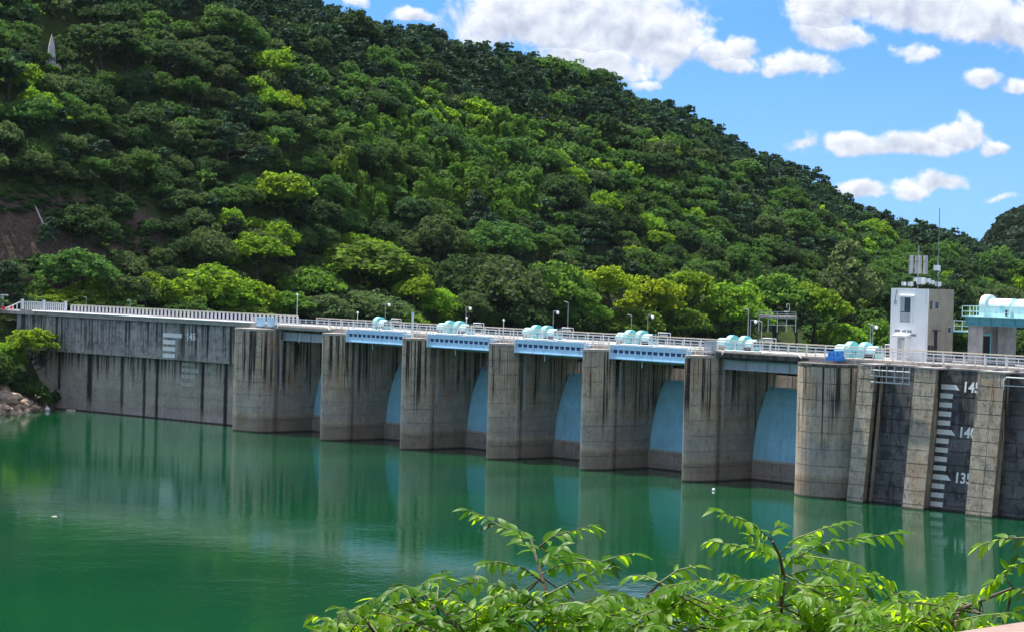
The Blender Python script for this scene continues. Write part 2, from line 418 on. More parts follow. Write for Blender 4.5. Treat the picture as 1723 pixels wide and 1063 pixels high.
# the left wall ------------------------------------------------------
def ltop(x, y, z): return (x, y, z)
wall_u0, wall_u1 = -67.5, -3.95
LM = Matrix.Rotation(math.atan(.07), 4, 'Z')
def lwall(name, mb, mat): return obj(name, mb, mat, dam, (0, 6.45, 0), math.atan(.07))
low = lwall('wall', MB().box(-60, wall_u1 - .1, .62, 9, -4, 9.6), M['wall_low']); low['label'] = 'streaked lower wall set back under the overhang'
js = [-60, -56.3, -48.0, -39.4, -33.6, -30.4, -19.1, -13.5, wall_u1 - .3]
for a, e in zip(js, js[1:]):
    for k in range(6):
        z0 = -1.9 + k * 1.9
        if a < -58 and z0 < 3.7: continue
        obj('wall_panel', MB().box(a + .05, e - .05, .5, 1., z0 + .02, min(z0 + 1.88, 9.58)), M['wall_low'], low)
up = lwall('wall', MB().box(wall_u0, wall_u1 - .05, -.33, 9, 9.62, 15.44), M['wall_up']); up['label'] = 'grey upper wall overhanging the lower one'
js = [wall_u0, -62, -56, -48.5, -40.5, -31.0, -20.3, -16.9, wall_u1 - .1]
for a, e in zip(js, js[1:]):
    for k in range(3):
        obj('wall_panel', MB().box(a + .03, e - .03, -.45, 0., 9.60 + k * 1.95, 9.60 + (k + 1) * 1.95 - (.03 if k < 2 else .05)), M['wall_up'], up)
ld = lwall('deck', MB().box(-72, wall_u1 - .02, -1.0, 9.5, 15.46, 16.02), M['slab'])
obj('deck_kerb', MB().box(-66, wall_u1 - .3, -.95, -.55, 16.02, 16.32), M['slab'], ld)
for (a, e, y, z0, z1) in ((-60, -54, -.2, -3, 3.2), (-63.5, -58, .15, -3, 5.0), (-66, -60.5, .3, -3, 6.8), (-69, -63.5, .4, -3, 9.6)):   # stepped foot at the bank
    obj('footing_step', MB().box(a, e, y, 6, z0, z1), M['wall_low'], low)

# depth gauge on the left wall
def text_mesh(txt, size, depth=.02):
    cu = bpy.data.curves.new('text', 'FONT'); cu.body = txt; cu.size = size; cu.extrude = depth; cu.offset = .022 * size
    o = bpy.data.objects.new('text', cu); COL.objects.link(o)
    me = bpy.data.meshes.new_from_object(o.evaluated_get(bpy.context.evaluated_depsgraph_get()))
    bpy.data.objects.remove(o); bpy.data.curves.remove(cu)
    me.transform(Matrix.Rotation(R(90), 4, 'X')); me.materials.clear(); return me
def gauge_bar(par, mat, x0, x1, z0, z1, y, slant=0., lean=0.):
    mb = MB(); pts = [(x0, z0), (x1 + slant, z0), (x1, z1), (x0, z1)]
    vs = [(x, y + lean * (z - z0), z) for x, z in pts] + [(x, y + .05 + lean * (z - z0), z) for x, z in pts]
    mb.add(vs, [(0, 1, 2, 3), (7, 6, 5, 4), (0, 4, 5, 1), (1, 5, 6, 2), (2, 6, 7, 3), (3, 7, 4, 0)])
    return obj('gauge_bar', mb, mat, par)
for k, (x0, x1) in enumerate(((-27.9, -23.3), (-27.9, -24.9), (-27.9, -24.9), (-27.9, -24.9))):
    zc = 13.45 - k * 1.08
    gauge_bar(up, M['gauge_paint'], x0, x1, zc - .33, zc + .33, -.485)
for k, (x0, x1, h) in enumerate(((-24.3, -21.4, .25), (-24.3, -20.0, .32), (-24.3, -21.4, .32), (-24.3, -21.4, .28))):
    zc = (9.0, 8.05, 7.0, 5.8)[k]
    gauge_bar(low, M['faded_paint'], x0, x1, zc - h, zc + h, .465)
def digits(par, txt, size, x, y, z, mat, lean=0.):
    o = link('gauge_number', text_mesh(txt, size), mat, par, (x, y, z)); o.rotation_euler = (-lean, 0, 0); return o
digits(up, '145', 1.55, -22.2, -.475, 12.9, M['gauge_paint'])
digits(low, '140', 1.35, -18.6, .475, 8.0, M['faded_paint'])
digits(low, '135', 1.25, -18.5, .475, 3.4, M['faded_paint'])

# buttresses and battered face on the right ---------------------------
BAT = .107
LIFT, ZB = 1.5, -.92
def trap(a, e, y0, depth, ta, te): return [(a, y0), (e, y0), (e - te, y0 + depth), (a + ta, y0 + depth)]
def block_col(name, par_name, u0, u1, y, mat, depth=2.2, joint=None, tp=0.):
    core = obj(par_name, MB().prism(trap(u0 + .1, u1 - .1, y + .12, depth, tp, tp) if tp else trap(u0 + .1, u1 - .1, y + .12, 7., 0, 0), -4, 15.3, 19.3 * BAT), mat, dam, (0, -4 * BAT, 0))
    cols = [(u0, u1)] if joint is None else [(u0, joint - .03), (joint + .03, u1)]
    for a, e in cols:
        me = MB().prism(trap(a, e, 0, depth, tp if a == u0 else 0, tp if e == u1 else 0), 0, LIFT - .10, (LIFT - .10) * BAT).mesh('concrete_block')
        for k in range(11):
            z = ZB + k * LIFT
            link('concrete_block', me, mat, core, (0, y + z * BAT + 4 * BAT + rnd.uniform(-.012, .012), z))
    obj('coping', MB().box(u0 - .03, u1 + .03, y + 15.55 * BAT + 4 * BAT - .06, y + 6, 15.52, 15.72), M['slab'], core)
    return core
for u0, u1, jt in ((115.3, 117.6, None), (123.2, 126.1, None), (131.75, 135.2, 133.75), (140.6, 143.6, 142.3), (149, 151.6, None)):
    block_col('block', 'buttress', u0, u1, -1.2, M['buttress'], 2.4, jt, 1.25)
face = []
for u0, u1 in ((117.25, 124.4), (125.25, 132.9), (134.4, 141.8), (142.9, 150.2)):
    face.append(block_col('block', 'face_wall', u0, u1, 1.0, M['panel'], 2.0))
for u0, u1 in ((116.4, 117.22), (124.45, 125.22), (133.6, 134.37), (142.0, 142.87)):      # slots beside the buttresses
    s_ = obj('gate_slot', MB().box(u0, u1, 3.2, 6, -4, 15.4, 19.4 * BAT), M['panel'], dam, (0, -4 * BAT, 0))
    obj('slot_guide', MB().box(u1 - .16, u1 - .02, .6, 3.1, -4, 15.4, 19.4 * BAT), M['pier'], s_)
    obj('slot_guide', MB().box(u0 + .02, u0 + .2, .9, 3.1, -4, 15.4, 19.4 * BAT), M['panel'], s_)
obj('infill', MB().box(114.25, 115.28, 1.4, 8, -4, 15.45), M['pier'], dam)

# depth gauge on the right face: one bar a metre, long bars and numbers every five
fp = face[1]; off = 4 * BAT
for el in range(132, 146):
    z = el - 131.4 + .0
    y = 1.0 + (z - .28) * BAT + off - .035
    if el % 5 == 0: gauge_bar(fp, M['gauge_paint'], 125.35, 127.3, z - .28, z + .28, y, .55, BAT)
    else: gauge_bar(fp, M['gauge_paint'], 125.35, 127.05, z - .27, z + .27, y, 0., BAT)
for el in (145, 140, 135):
    z = el - 131.4
    digits(fp, str(el), 1.62, 128.25, 1.0 + (z - .3) * BAT + off - .035, z - .42, M['gauge_paint'], BAT)

# ------------------------------------------------------------------ gates
GR, GZ, GV = 18.5, 2.0, 10.62
ords = ['first', 'second', 'third', 'fourth', 'fifth', 'sixth', 'seventh']
for i in range(6):
    u0 = i * PIT + (2.75 if i == 0 else 1.96) + .05; u1 = (i + 1) * PIT - (1.80 if i < 5 else 1.36) - .05
    g = thing('radial_gate', f'pale blue curved steel spillway gate between the {ords[i]} and {ords[i+1]} pier from the left', 'gate', W(0, 0, 0), ROT, 'spillway gates between the piers')
    zs = np.linspace(2.26, 11.45, 15)
    yy = lambda z: GV + (GR - math.sqrt(GR * GR - (z - GZ) ** 2))
    prof = [(yy(z), z) for z in zs]
    back = [(a + .25, b) for a, b in prof]
    mb = MB(); n = len(prof)
    vs = [(u0, a, b) for a, b in prof] + [(u1, a, b) for a, b in prof] + [(u0, a, b) for a, b in back] + [(u1, a, b) for a, b in back]
    fs = []
    for k in range(n - 1):
        fs.append((k, n + k, n + k + 1, k + 1)); fs.append((2 * n + k + 1, 3 * n + k + 1, 3 * n + k, 2 * n + k))
    fs += [(0, 2 * n, 3 * n, n), (n - 1, 2 * n - 1, 4 * n - 1, 3 * n - 1)]
    mb.add(vs, fs, False); obj('skin_plate', mb, M['gate'], g)
    obj('sill_seal', MB().box(u0, u1, yy(2.4) - .06, yy(2.4) - .012, 2.27, 2.55), M['gate_edge'], g)
    for zz_ in (4.1, 6.0, 7.9, 9.8):                             # weld seams of the plate courses
        obj('plate_seam', MB().box(u0, u1, yy(zz_) - .022, yy(zz_) + .05, zz_ - .025, zz_ + .025), M['gate'], g)
    for x in (u0 + .9, u1 - .9):
        obj('hoist_link', MB().tube([(x, yy(11.3) - .05, 11.1), (x, 13.4, 13.2), (x, 14.8, 15.2)], .2, 5), M['polegrey'], g)
        obj('gate_arm', MB().tube([(x, yy(8) + .3, 8), (x, 28, 8.5)], .35, 6), M['gate'], g)
    obj('top_beam', MB().box(u0, u1, yy(11.45) + .05, yy(11.45) + .7, 11.2, 11.47), M['gate'], g)

# ------------------------------------------------------------------ girders across the bays
for i in range(6):
    u0 = i * PIT + (2.8 if i == 0 else 2.0); u1 = (i + 1) * PIT - (2.0 if i < 5 else 1.4)
    if 1 <= i <= 4:
        g = thing('bridge_girder', f'pale blue box girder with a row of dark vents right of the {ords[i]} pier', 'girder', W(u0, 0, 0), ROT, 'vented box girders across the middle bays')
        L = u1 - u0
        obj('upper_web', MB().box(.0, L, 2.95, 3.36, 15.50, 16.10), M['bluewhite'], g)
        obj('lower_web', MB().box(.0, L, 2.88, 3.36, 14.42, 15.06), M['bluewhite'], g)
        obj('flange', MB().box(.0, L, 2.70, 3.36, 14.30, 14.42), M['bluewhite'], g)
        obj('vent_shade_plate', MB().box(.05, L - .05, 3.06, 3.39, 15.07, 15.49), M['blueshade'], g)  # dark plate close behind the vents stands in for the shade inside
        for k in range(14):
            x = .28 + (L - .7) * k / 13
            obj('stiffener', MB().box(x - .11, x + .11, 2.98, 3.055, 15.06, 15.50), M['bluewhite'], g)
        obj('end_plate', MB().box(-.12, 0, 2.75, 3.36, 14.25, 16.05), M['white'], g)
        obj('drain_pipe', MB().tube([(L * .36, 3.6, 14.6), (L * .355, 3.7, 13.35)], .07, 6), M['white'], g)
    else:
        g = thing('plate_girder', f'plain grey plate girder with stiffeners below the deck of the {"first" if i == 0 else "last"} bay', 'girder', W(u0, 0, 0), ROT, 'grey plate girders of the end bays')
        L = u1 - u0; y = 4.6
        obj('web', MB().box(0, L, y, y + .06, 13.95, 14.98), M['grey_paint'], g)
        obj('flange', MB().box(0, L, y - .22, y + .25, 13.83, 13.95), M['grey_paint'], g)
        obj('flange', MB().box(0, L, y - .2, y + .25, 14.98, 15.06), M['grey_paint'], g)
        for k in range(5):
            x = .3 + (L - .6) * k / 4
            obj('stiffener', MB().box(x - .05, x + .05, y - .17, y - .002, 13.96, 14.97), M['grey_paint'], g)
        if i == 0: obj('drain_pipe', MB().tube([(L * .33, y - .35, 15.0), (L * .31, y - .35, 13.6)], .08, 6), M['white'], g)

# ------------------------------------------------------------------ railings
def railing(name, label, loc, rz, L, step, rails, h, mat, post=.05, topmat=None, base=0., group=None):
    t = thing(name, label, 'railing', loc, rz, group)
    pm = MB().box(-post, post, -post, post, base, h).mesh('post')
    n = int(round(L / step))
    for k in range(n + 1): link('post', pm, mat, t, (k * L / n, 0, 0))
    for z, r_, mt in rails: obj('rail', MB().box(-.05, L + .05, -r_, r_, z - r_, z + r_), mt, t)
    return t
zd = 15.95
railing('guard_railing', 'galvanised guard railing along the upstream edge of the dam deck', W(-3.6, -3.62, zd), ROT, 154, 1.42,
        [(1.13, .05, M['rail']), (.84, .03, M['rail']), (.56, .03, M['rail']), (.28, .03, M['rail']), (.06, .06, M['slab'])], 1.1, M['rail'], .05)
railing('road_railing', 'cream-topped steel railing along the road behind the galvanised railing', W(8, -6.6, zd), ROT, 143, 2.84,
        [(1.36, .075, M['cream']), (1.08, .04, M['rail']), (.62, .03, M['rail'])], 1.32, M['rail'], .055)
# left part: balustrade with close wide uprights
lz = 16.02
def LW(x, y, z): 
    q = LM @ Vector((x, y, 0)); return W(q.x, -(6.45 + q.y), z)
railing('balustrade', 'cream-topped balustrade of close uprights on the left wall', LW(-52.5, -.2, lz), LROT, 56, .95,
        [(1.42, .10, M['cream']), (.22, .12, M['white'])], 1.35, M['rail'], .13)
railing('picket_fence', 'white picket fence at the far left end of the dam', LW(-66, -.55, lz), LROT, 12.6, .55,
        [(1.62, .07, M['white']), (.95, .035, M['white']), (.2, .1, M['white'])], 1.6, M['white'], .065)
t = thing('fence_ramp', 'white sloping end of the picket fence beside the red barrier', 'fence', LW(-70.6, -.55, lz), LROT)
obj('rail', MB().tube([(0, 0, .3), (4.6, 0, 1.62)], .09, 6), M['white'], t)
obj('rail', MB().tube([(0, 0, .1), (4.6, 0, .2)], .09, 6), M['white'], t)
for k in range(4): obj('post', MB().box(.9 + k * 1.15, 1.05 + k * 1.15, -.06, .06, 0, .5 + k * .33), M['white'], t)
for x in (-65.6, -59.5, -53.5):
    o = obj('gate_post', MB().box(-.17, .17, -.17, .17, 0, 1.9).box(-.22, .22, -.22, .22, 1.9, 2.0), M['white'], None, LW(x, -.72, lz), LROT)
    tag(o, {-65.6: 'white square fence post at the left end of the picket fence', -59.5: 'white square fence post halfway along the picket fence', -53.5: 'white square fence post where picket fence meets balustrade'}[x], 'post', 'fence posts')
# pipe along the deck edge
o = obj('pipe', MB().tube([LW(-62, -1.2, 16.15), LW(-30, -1.2, 16.16), LW(-5, -1.2, 16.15)], .13, 8), M['white']); tag(o, 'white pipe running along the edge of the left deck', 'pipe')
for i in range(0, 6):
    a = i * PIT + 3.2; e = (i + 1) * PIT - 2.2
    if i == 5: e = 104.5
    mb = MB().tube([W(a, -3.05, 15.7), W(a + .5, -3.05, 16.22), W((a + e) / 2 - .4, -3.05, 16.22), W((a + e) / 2, -3.05, 16.34), W((a + e) / 2 + .4, -3.05, 16.22), W(e - .5, -3.05, 16.22), W(e, -3.05, 15.8)], .09, 6)
    tag(obj('cable_pipe', mb, M['white'] if i != 5 else M['rail']), f'pale pipe lying along the deck edge right of the {ords[i]} pier', 'pipe', 'pipes along the deck edge of the bays')
# small railings round the noses
for i, u in ((2, 2 * PIT), (3, 3 * PIT), (4, 4 * PIT), (5, 5 * PIT)):
    t = thing('nose_railing', f'low pipe railing round the top of the {ords[i]} pier nose', 'railing', W(u, 0, 15.5), ROT, 'small railings on pier noses')
    path = [(-1.4, 3.2), (-1.1, 1.5), (-.2, .35), (.4, .35), (1.2, 1.5), (1.5, 3.2)]
    for z in (.45, .9): obj('rail', MB().tube([(x, y, z) for x, y in path], .035, 5), M['rail'], t)
    for x, y in path: obj('post', MB().box(x - .035, x + .035, y - .035, y + .035, 0, .9), M['rail'], t)
# pipe frame over the first slot on the right
t = thing('pipe_rack', 'blue grey pipe frame hanging between the first two buttresses', 'frame', W(117.6, .3, 0), ROT)
for z, y in ((15.1, 0), (14.45, 0), (13.75, .1)): obj('rail', MB().tube([(0, y, z), (5.5, y, z)], .09, 6), M['grey_paint'], t)
for x in (.05, 1.2, 2.2, 3.3, 4.5, 5.4): obj('post', MB().tube([(x, 0, 15.6), (x, 0, 14.4 - (x > 2) * .7)], .07, 6), M['grey_paint'], t)
t = thing('pipe_rack', 'grey hoop-ended pipe frame right of the third buttress', 'frame', W(135.6, .2, 0), ROT)
obj('rail', MB().tube([(0, 0, 13.9), (0, 0, 14.9), (.3, 0, 15.2), (4.6, 0, 15.2), (4.9, 0, 14.9), (4.9, 0, 13.9)], .10, 6), M['grey_paint'], t)
obj('rail', MB().tube([(0, 0, 14.3), (4.9, 0, 14.3)], .07, 6), M['grey_paint'], t)

# ------------------------------------------------------------------ hoist covers, pairs over each pier
def half_barrel(mb, x0, x1, r, z, yc=0., n=14, wall=0., thick=.06):
    arc = [(yc + r * math.cos(math.pi * k / n), z + r * math.sin(math.pi * k / n)) for k in range(n + 1)]
    prof = ([(yc + r, z - wall)] if wall else []) + arc + ([(yc - r, z - wall)] if wall else [])
    mb.extrude(prof, x0, x1)
def make_hoist(sgn, label):
    # sgn +1: tall arch left, low barrel right; -1 mirrored
    t = thing('hoist_cover', label, 'hoist cover', (0, 0, 0), ROT, 'turquoise gate hoist covers on the deck')
    X = lambda a, e: (a, e) if sgn > 0 else (-e, -a)
    m = MB(); half_barrel(m, *X(.15, .95), 1.22, 1.0, wall=.95); obj('arch_shell', m, M['turq'], t)
    m = MB(); half_barrel(m, *X(.96, 2.75), 1.0, .74); obj('barrel_roof', m, M['turq_pale'], t)
    m = MB(); m.box(*X(1.06, 2.65), -.85, .85, .0, .73); obj('machine_bay', m, M['dark'] if sgn > 0 else M['beige'], t)
    if sgn > 0:
        m = MB(); half_barrel(m, 2.75, 2.81, .97, .74, wall=.72); obj('end_panel', m, M['turq'], t)
        for y in (-.35, .35): obj('mullion', MB().box(2.82, 2.87, y - .04, y + .04, .1, 1.85), M['turq_pale'], t)
        for y in (-.7, 0., .7): obj('pane', MB().box(2.811, 2.83, y - .24, y + .24, .8, .82 + math.sqrt(max(.2, .8 - y * y))), M['glass'], t)
    else:
        for k in range(2): obj('vent', MB().box(-.145, -.10, -.4 + k * .5, -.1 + k * .5, .5, .85), M['dark'], t)
    return t
proto = {}
for i in range(1, 7):
    uc = i * PIT + .1 if i < 6 else i * PIT + 1.3
    for sgn in (-1, 1):
        if i == 1 and sgn < 0: continue
        lab = (f'turquoise hoist cover with low roof on its {"left" if sgn < 0 else "right"} side above the {ords[i]} pier')
        if sgn not in proto: proto[sgn] = make_hoist(sgn, lab); o = proto[sgn]
        else: o = copy_tree(proto[sgn])
        o['label'] = lab; o.scale = (.92, .88, .86); o.location = W(uc + (.55 if sgn > 0 else -.55), -9.6, zd)
    # globe lamp between the pair
    t = thing('globe_lamp', f'globe lamp on a short pole beside the hoist covers of the {ords[i]} pier', 'lamp', W(uc + .25, -11.4, zd), ROT, 'globe lamps along the deck')
    obj('pole', MB().tube([(0, 0, 0), (0, 0, 3.9)], .05, 6), M['pole'], t)
    obj('arm', MB().tube([(0, 0, 3.85), (.7, 0, 3.85)], .04, 6), M['pole'], t)
    obj('globe', MB().ball((.85, 0, 3.65), .22), M['lamp'], t)
    t = thing('pipe_stand', f'small white pipe stand right of the hoist covers of the {ords[i]} pier', 'stand', W(uc + 4.1, -9.4, zd), ROT, 'pipe stands beside the hoist covers')
    obj('rail', MB().tube([(0, 0, 0), (0, 0, 1.75), (2.1, 0, 1.75), (2.1, 0, 0)], .06, 6), M['white'], t)
    obj('panel', MB().box(.3, 1.6, -.1, .1, 1.2, 1.55), M['grey_paint'], t)
# thin poles with little round heads along the deck
for n_, (px, py0, py1) in enumerate(((432, 508, 540), (756, 527, 545), (848, 544, 560), (568, 530, 540))):
    p = W(*[(4, -6), (42.0, -6), (50.6, -5.0), (19.5, -5)][n_], zd)
    t = thing('bollard_lamp', ['thin grey lamp pole beside the two cabinets on the first pier', 'thin lamp pole left of the third pair of hoist covers', 'thin lamp pole standing over the fourth pier', 'short lamp pole left of the second pier'][n_], 'lamp', p, ROT)
    obj('pole', MB().tube([(0, 0, 0), (0, 0, 2.4 + (n_ == 0) * 2.2)], .05, 6), M['rail'], t)
    obj('globe', MB().ball((0, 0, 2.5 + (n_ == 0) * 2.2), .16), M['lamp'], t)
t = thing('flag_pole', 'white square post standing on the third pier nose', 'post', W(2 * PIT + .5, -1.3, 15.5), ROT)
obj('shaft', MB().box(-.11, .11, -.11, .11, 0, 3.3), M['white'], t); obj('cap', MB().box(-.16, .16, -.16, .16, 3.3, 3.5), M['turq_pale'], t)
# cabinets and boxes
def box_thing(name, label, cat, u, v, z, wx, wy, h, mat, lid=None, legs=True):
    t = thing(name, label, cat, W(u, v, z), ROT)
    b = .25 if legs else 0
    obj('housing', MB().box(0, wx, 0, wy, b, h), mat, t)
    obj('roof', MB().box(-.06, wx + .06, -.08, wy + .06, h, h + .07), lid or mat, t)
    obj('door', MB().box(.06, wx / 2 - .02, -.03, -.002, b + .08, h - .1), mat, t); obj('door', MB().box(wx / 2 + .02, wx - .06, -.03, -.002, b + .08, h - .1), mat, t)
    if legs:
        for x in (.05, wx - .15):
            obj('leg', MB().box(x, x + .1, .05, .15, 0, b), M['dark'], t)
    return t
box_thing('cabinet', 'larger grey control cabinet at the railing of the first pier', 'cabinet', -5.1 + 3.1, -3.0, 15.52, 1.6, .5, 1.55, M['bluewhite'])
box_thing('cabinet', 'smaller grey control cabinet at the railing of the first pier', 'cabinet', .7, -3.0, 15.52, 1.15, .5, 1.6, M['bluewhite'])
box_thing('cabinet', 'grey control cabinet on legs at the railing of the sixth pier', 'cabinet', 5 * PIT + .2, -3.0, 15.52, 1.5, .5, 1.65, M['grey_paint'])
box_thing('cabinet', 'pale blue cabinet on the deck railing near the right edge', 'cabinet', 136.3, -2.9, 15.9, 1.0, .4, 1.05, M['bluewhite'], None, False)
box_thing('equipment_box', 'dark blue box below the pale blue cabinet near the right edge', 'box', 136.3, -2.45, 15.55, 1.0, .4, .38, M['blueshade'], None, False)
t = thing('tarpaulin_box', 'bright blue tarpaulin-covered box on the broad last pier', 'box', W(109.2, -2.2, 15.78), ROT); t.scale = (.62, .62, .78)
obj('base', MB().box(-.4, 2.9, -.1, 1.6, .0, .55), M['bluebox'], t)
mb = MB(); mb.add([(-.1, 0, .55), (2.7, 0, .55), (2.7, 1.5, .55), (-.1, 1.5, .55), (.05, .1, 1.35), (.9, .12, 1.42), (2.6, .1, 1.5), (2.6, 1.4, 1.5), (.9, 1.4, 1.42), (.05, 1.4, 1.35)],
    [(0, 1, 6, 5, 4), (1, 2, 7, 6), (2, 3, 9, 8, 7), (3, 0, 4, 9), (4, 5, 8, 9), (5, 6, 7, 8)]); obj('cover', mb, M['bluebox'], t)
for x in (.4, 1.3, 2.2): obj('strap', MB().box(x, x + .08, -.02, .06, .55, 1.3), M['blueshade'], t)

# ------------------------------------------------------------------ control house
bt = thing('control_house', 'white and beige flat-roofed control house standing on the dam deck', 'building', W(112.9, -9, 15.95), ROT)
bw, bd, bh = 5.3, 5.0, 8.38
wall_f = MB().box(0, bw, 0, .2, 0, bh); obj('front_wall', wall_f, M['whitewash'], bt)
mb = MB().box(bw - .25, bw, .2, bd, 0, bh); o = obj('side_wall', mb, M['beige'], bt); o['label'] = 'beige side wall'
obj('rear_wall', MB().box(0, bw - .25, bd - .2, bd, 0, bh), M['beige'], bt); obj('side_wall', MB().box(0, .2, .2, bd - .2, 0, bh), M['whitewash'], bt)
obj('roof', MB().box(.2, bw - .25, .2, bd - .2, bh - .5, bh - .2), M['slab'], bt)
obj('corner_strip', MB().box(bw - .16, bw + .03, -.03, .0, 0, bh), M['white'], bt)
obj('side_strip', MB().box(bw, bw + .02, 2.0, bd, 0, bh - .05), M['beige'], bt)
wn = obj('window', MB().box(1.35, 3.3, -.12, -.002, 4.35, 4.5).box(1.2, 3.4, -.28, -.002, 7.35, 7.55).box(1.35, 1.5, -.12, -.002, 4.5, 7.35).box(2.95, 3.3, -.12, -.002, 4.5, 7.35), M['white'], bt)
obj('pane', MB().box(1.5, 2.95, -.05, -.01, 4.5, 7.35), M['glass'], wn)
obj('pane', MB().box(1.55, 2.05, -.075, -.055, 5.7, 7.3), M['grey_paint'], wn); obj('pane', MB().box(1.55, 2.9, -.08, -.055, 4.55, 5.6), M['grey_paint'], wn)
dn_ = obj('door', MB().box(1.15, 2.6, -.05, -.004, 0, 2.75), M['grey_paint'], bt)
obj('door_leaf', MB().box(2.0, 2.55, -.35, -.06, 0, 2.4), M['cream'], dn_)
obj('porch_roof', MB().extrude([(-.9, 2.75), (-.004, 2.85), (-.004, 3.2), (-.9, 2.95)], 1.0, 3.1), M['white'], bt)
obj('porch_post', MB().box(2.75, 3.0, -.8, -.004, 0, 2.74), M['white'], bt)
# dark lettering, too blurred to read: two lines of short marks
for row, (z, groups) in enumerate(((4.05 - .75, ((.75, 1.55), (1.75, 2.35), (2.5, 3.05))), (3.05 - .18, ((1.25, 1.6), (1.8, 2.35), (2.6, 3.8))))):
    for a, e in groups:
        mb = MB(); x = a
        while x < e - .05:
            wch = rnd.uniform(.10, .15)
            mb.box(x, x + wch * .8, -.012, -.002, z + .1 + rnd.uniform(0, .06), z + .28 + rnd.uniform(-.05, .04)); mb.box(x, x + wch, -.012, -.003, z + .02, z + .1); x += wch + .03
        obj('lettering', mb, M['dark'], bt)
for (y, z0, w_, h_) in ((.55, 6.05, .28, .95), (1.35, 6.05, .75, .95), (3.9, 3.3, .7, .75)):
    q = obj('window', MB().box(bw + .001, bw + .05, y, y + w_, z0, z0 + h_), M['dark'] if w_ < .4 else M['grey_paint'], bt); obj('pane', MB().box(bw + .051, bw + .07, y + .07, y + w_ - .07, z0 + .07, z0 + h_ - .07), M['glass'], q)
q = obj('door', MB().box(bw + .001, bw + .05, 1.45, 2.0, 0, 3.6), M['dark'], bt); obj('canopy', MB().box(bw + .05, bw + .5, 1.0, 2.05, 3.6, 3.68), M['dark'], q)
q = obj('window', MB().box(bw + .001, bw + .05, .35, 1.3, .6, 1.9), M['dark'], bt); obj('mullion', MB().box(bw + .051, bw + .09, .7, .78, .6, 1.9), M['beige'], q)
obj('cable', MB().tube([(.85, -.03, 8.2), (.7, -.03, 7.4), (.65, -.03, 6.9)], .03, 4), M['dark'], bt)
obj('junction_box', MB().box(.55, .85, -.15, -.002, 6.5, 6.95), M['grey_paint'], bt)
rz_ = 15.95 + bh
def HW(x, y, z): return W(112.9 + x, -9 - y, z)
t = thing('antenna_mast', 'grey mobile phone antenna cluster on the roof of the control house', 'antenna', HW(2.6, 1.6, rz_ - .2), ROT)
obj('pole', MB().tube([(0, 0, 0), (0, 0, 5.2)], .07, 6), M['polegrey'], t)
for k in range(6):
    a = R(60 * k + 20); x, y = 1.0 * math.cos(a), 1.0 * math.sin(a)
    mb = MB(); mb.box(-.15, .15, -.09, .09, 1.95, 4.1)
    obj('antenna_panel', mb, M['stone'] if k % 2 else M['grey_paint'], t, (x, y, 0), a + R(90))
    obj('bracket', MB().tube([(0, 0, 3.4), (x, y, 3.4)], .04, 5), M['dark'], t)
obj('base_frame', MB().box(-.6, .6, -.05, .05, 1.0, 1.1).box(-.05, .05, -.6, .6, .5, .6), M['dark'], t)
t = thing('lightning_mast', 'very tall thin green mast rising behind the control house roof', 'mast', HW(5.0, 2.2, rz_ - .2), ROT)
obj('pole', MB().tube([(0, 0, 0), (0, 0, 3.5)], .09, 6), M['pole'], t); obj('tip_rod', MB().tube([(0, 0, 3.5), (0, 0, 9.6)], .05, 5), M['pole'], t)
words_ = ['curved-neck white roof lamp at the left end of the control house parapet', 'small white box beside the curved-neck lamp on the control house', 'white upright box below the antenna cluster on the control house', 'white double box in the middle of the control house parapet',
          'white floodlight on a bracket near the roof corner of the control house', 'second white floodlight by the roof corner of the control house', 'white camera on a tall thin stand above the control house side', 'white cap box at the start of the beige side parapet']
for k, (x, y, h, s_) in enumerate(((1.6, .3, .35, .22), (2.6, .3, .3, .26), (3.3, .4, .85, .24), (4.1, .35, .55, .42), (5.1, .3, .75, .26), (5.15, 1.0, .6, .24), (5.15, 1.9, 2.2, .32), (5.15, 2.2, .35, .28))):
    t = thing('roof_device', words_[k], 'roof device', HW(x, y, rz_ - .02), ROT)
    obj('stand', MB().tube([(0, 0, 0), (0, 0, h)], .04, 5), M['dark'], t)
    obj('housing', MB().box(-s_, s_ * .6, -s_, s_, h, h + s_ * 1.9), M['white'], t); obj('bracket', MB().tube([(0, 0, h * .7), (.4, 0, h * .9 + .2)], .035, 4), M['white'], t)

# ------------------------------------------------------------------ intake gantry on the right
t = thing('hoist_platform', 'teal steel hoist platform on a concrete pillar at the right edge', 'platform', W(123.6, -9, 15.95), ROT)
GL = 22.
obj('girder', MB().box(0, GL, 0, .08, 4.55, 5.4).box(0, GL, -.12, .2, 4.45, 4.55), M['teal'], t)
obj('girder', MB().box(0, GL, 3.5, 3.58, 4.55, 5.4), M['teal'], t)
obj('deck', MB().box(-.35, GL, -.3, 3.9, 5.4, 5.5), M['turq_pale'], t)
for k in range(14): obj('stiffener', MB().box(.1 + k * 1.65, .2 + k * 1.65, -.1, -.002, 4.56, 5.39), M['teal'], t)
obj('end_beam', MB().box(0, .1, .08, 3.5, 4.6, 5.4), M['teal'], t)
for x in (.35, 14):
    p_ = obj('pillar', MB().box(x, x + 2.0, .1, 3.6, -.1, 4.44), M['pillar'], t)
    obj('door_frame', MB().box(x + 2.001, x + 2.07, 1.5, 1.7, .0, 3.7).box(x + 2.001, x + 2.07, .5, 1.5, 3.3, 3.5).box(x + 2.001, x + 2.07, .5, 1.5, .55, .75), M['turq'], p_)
    obj('recess', MB().box(x + 2.001, x + 2.03, .25, 1.49, .76, 3.29), M['dark'], p_)
    obj('pillar', MB().box(x + 2.6, x + 4.1, 2.2, 3.6, -.1, 4.44), M['pillar'], t)
mk = MB().box(-.03, .03, -.03, .03, 5.5, 6.6).mesh('post')
for k in range(15): link('post', mk, M['mint'], t, (-.3 + k * 1.55, -.25, 0))
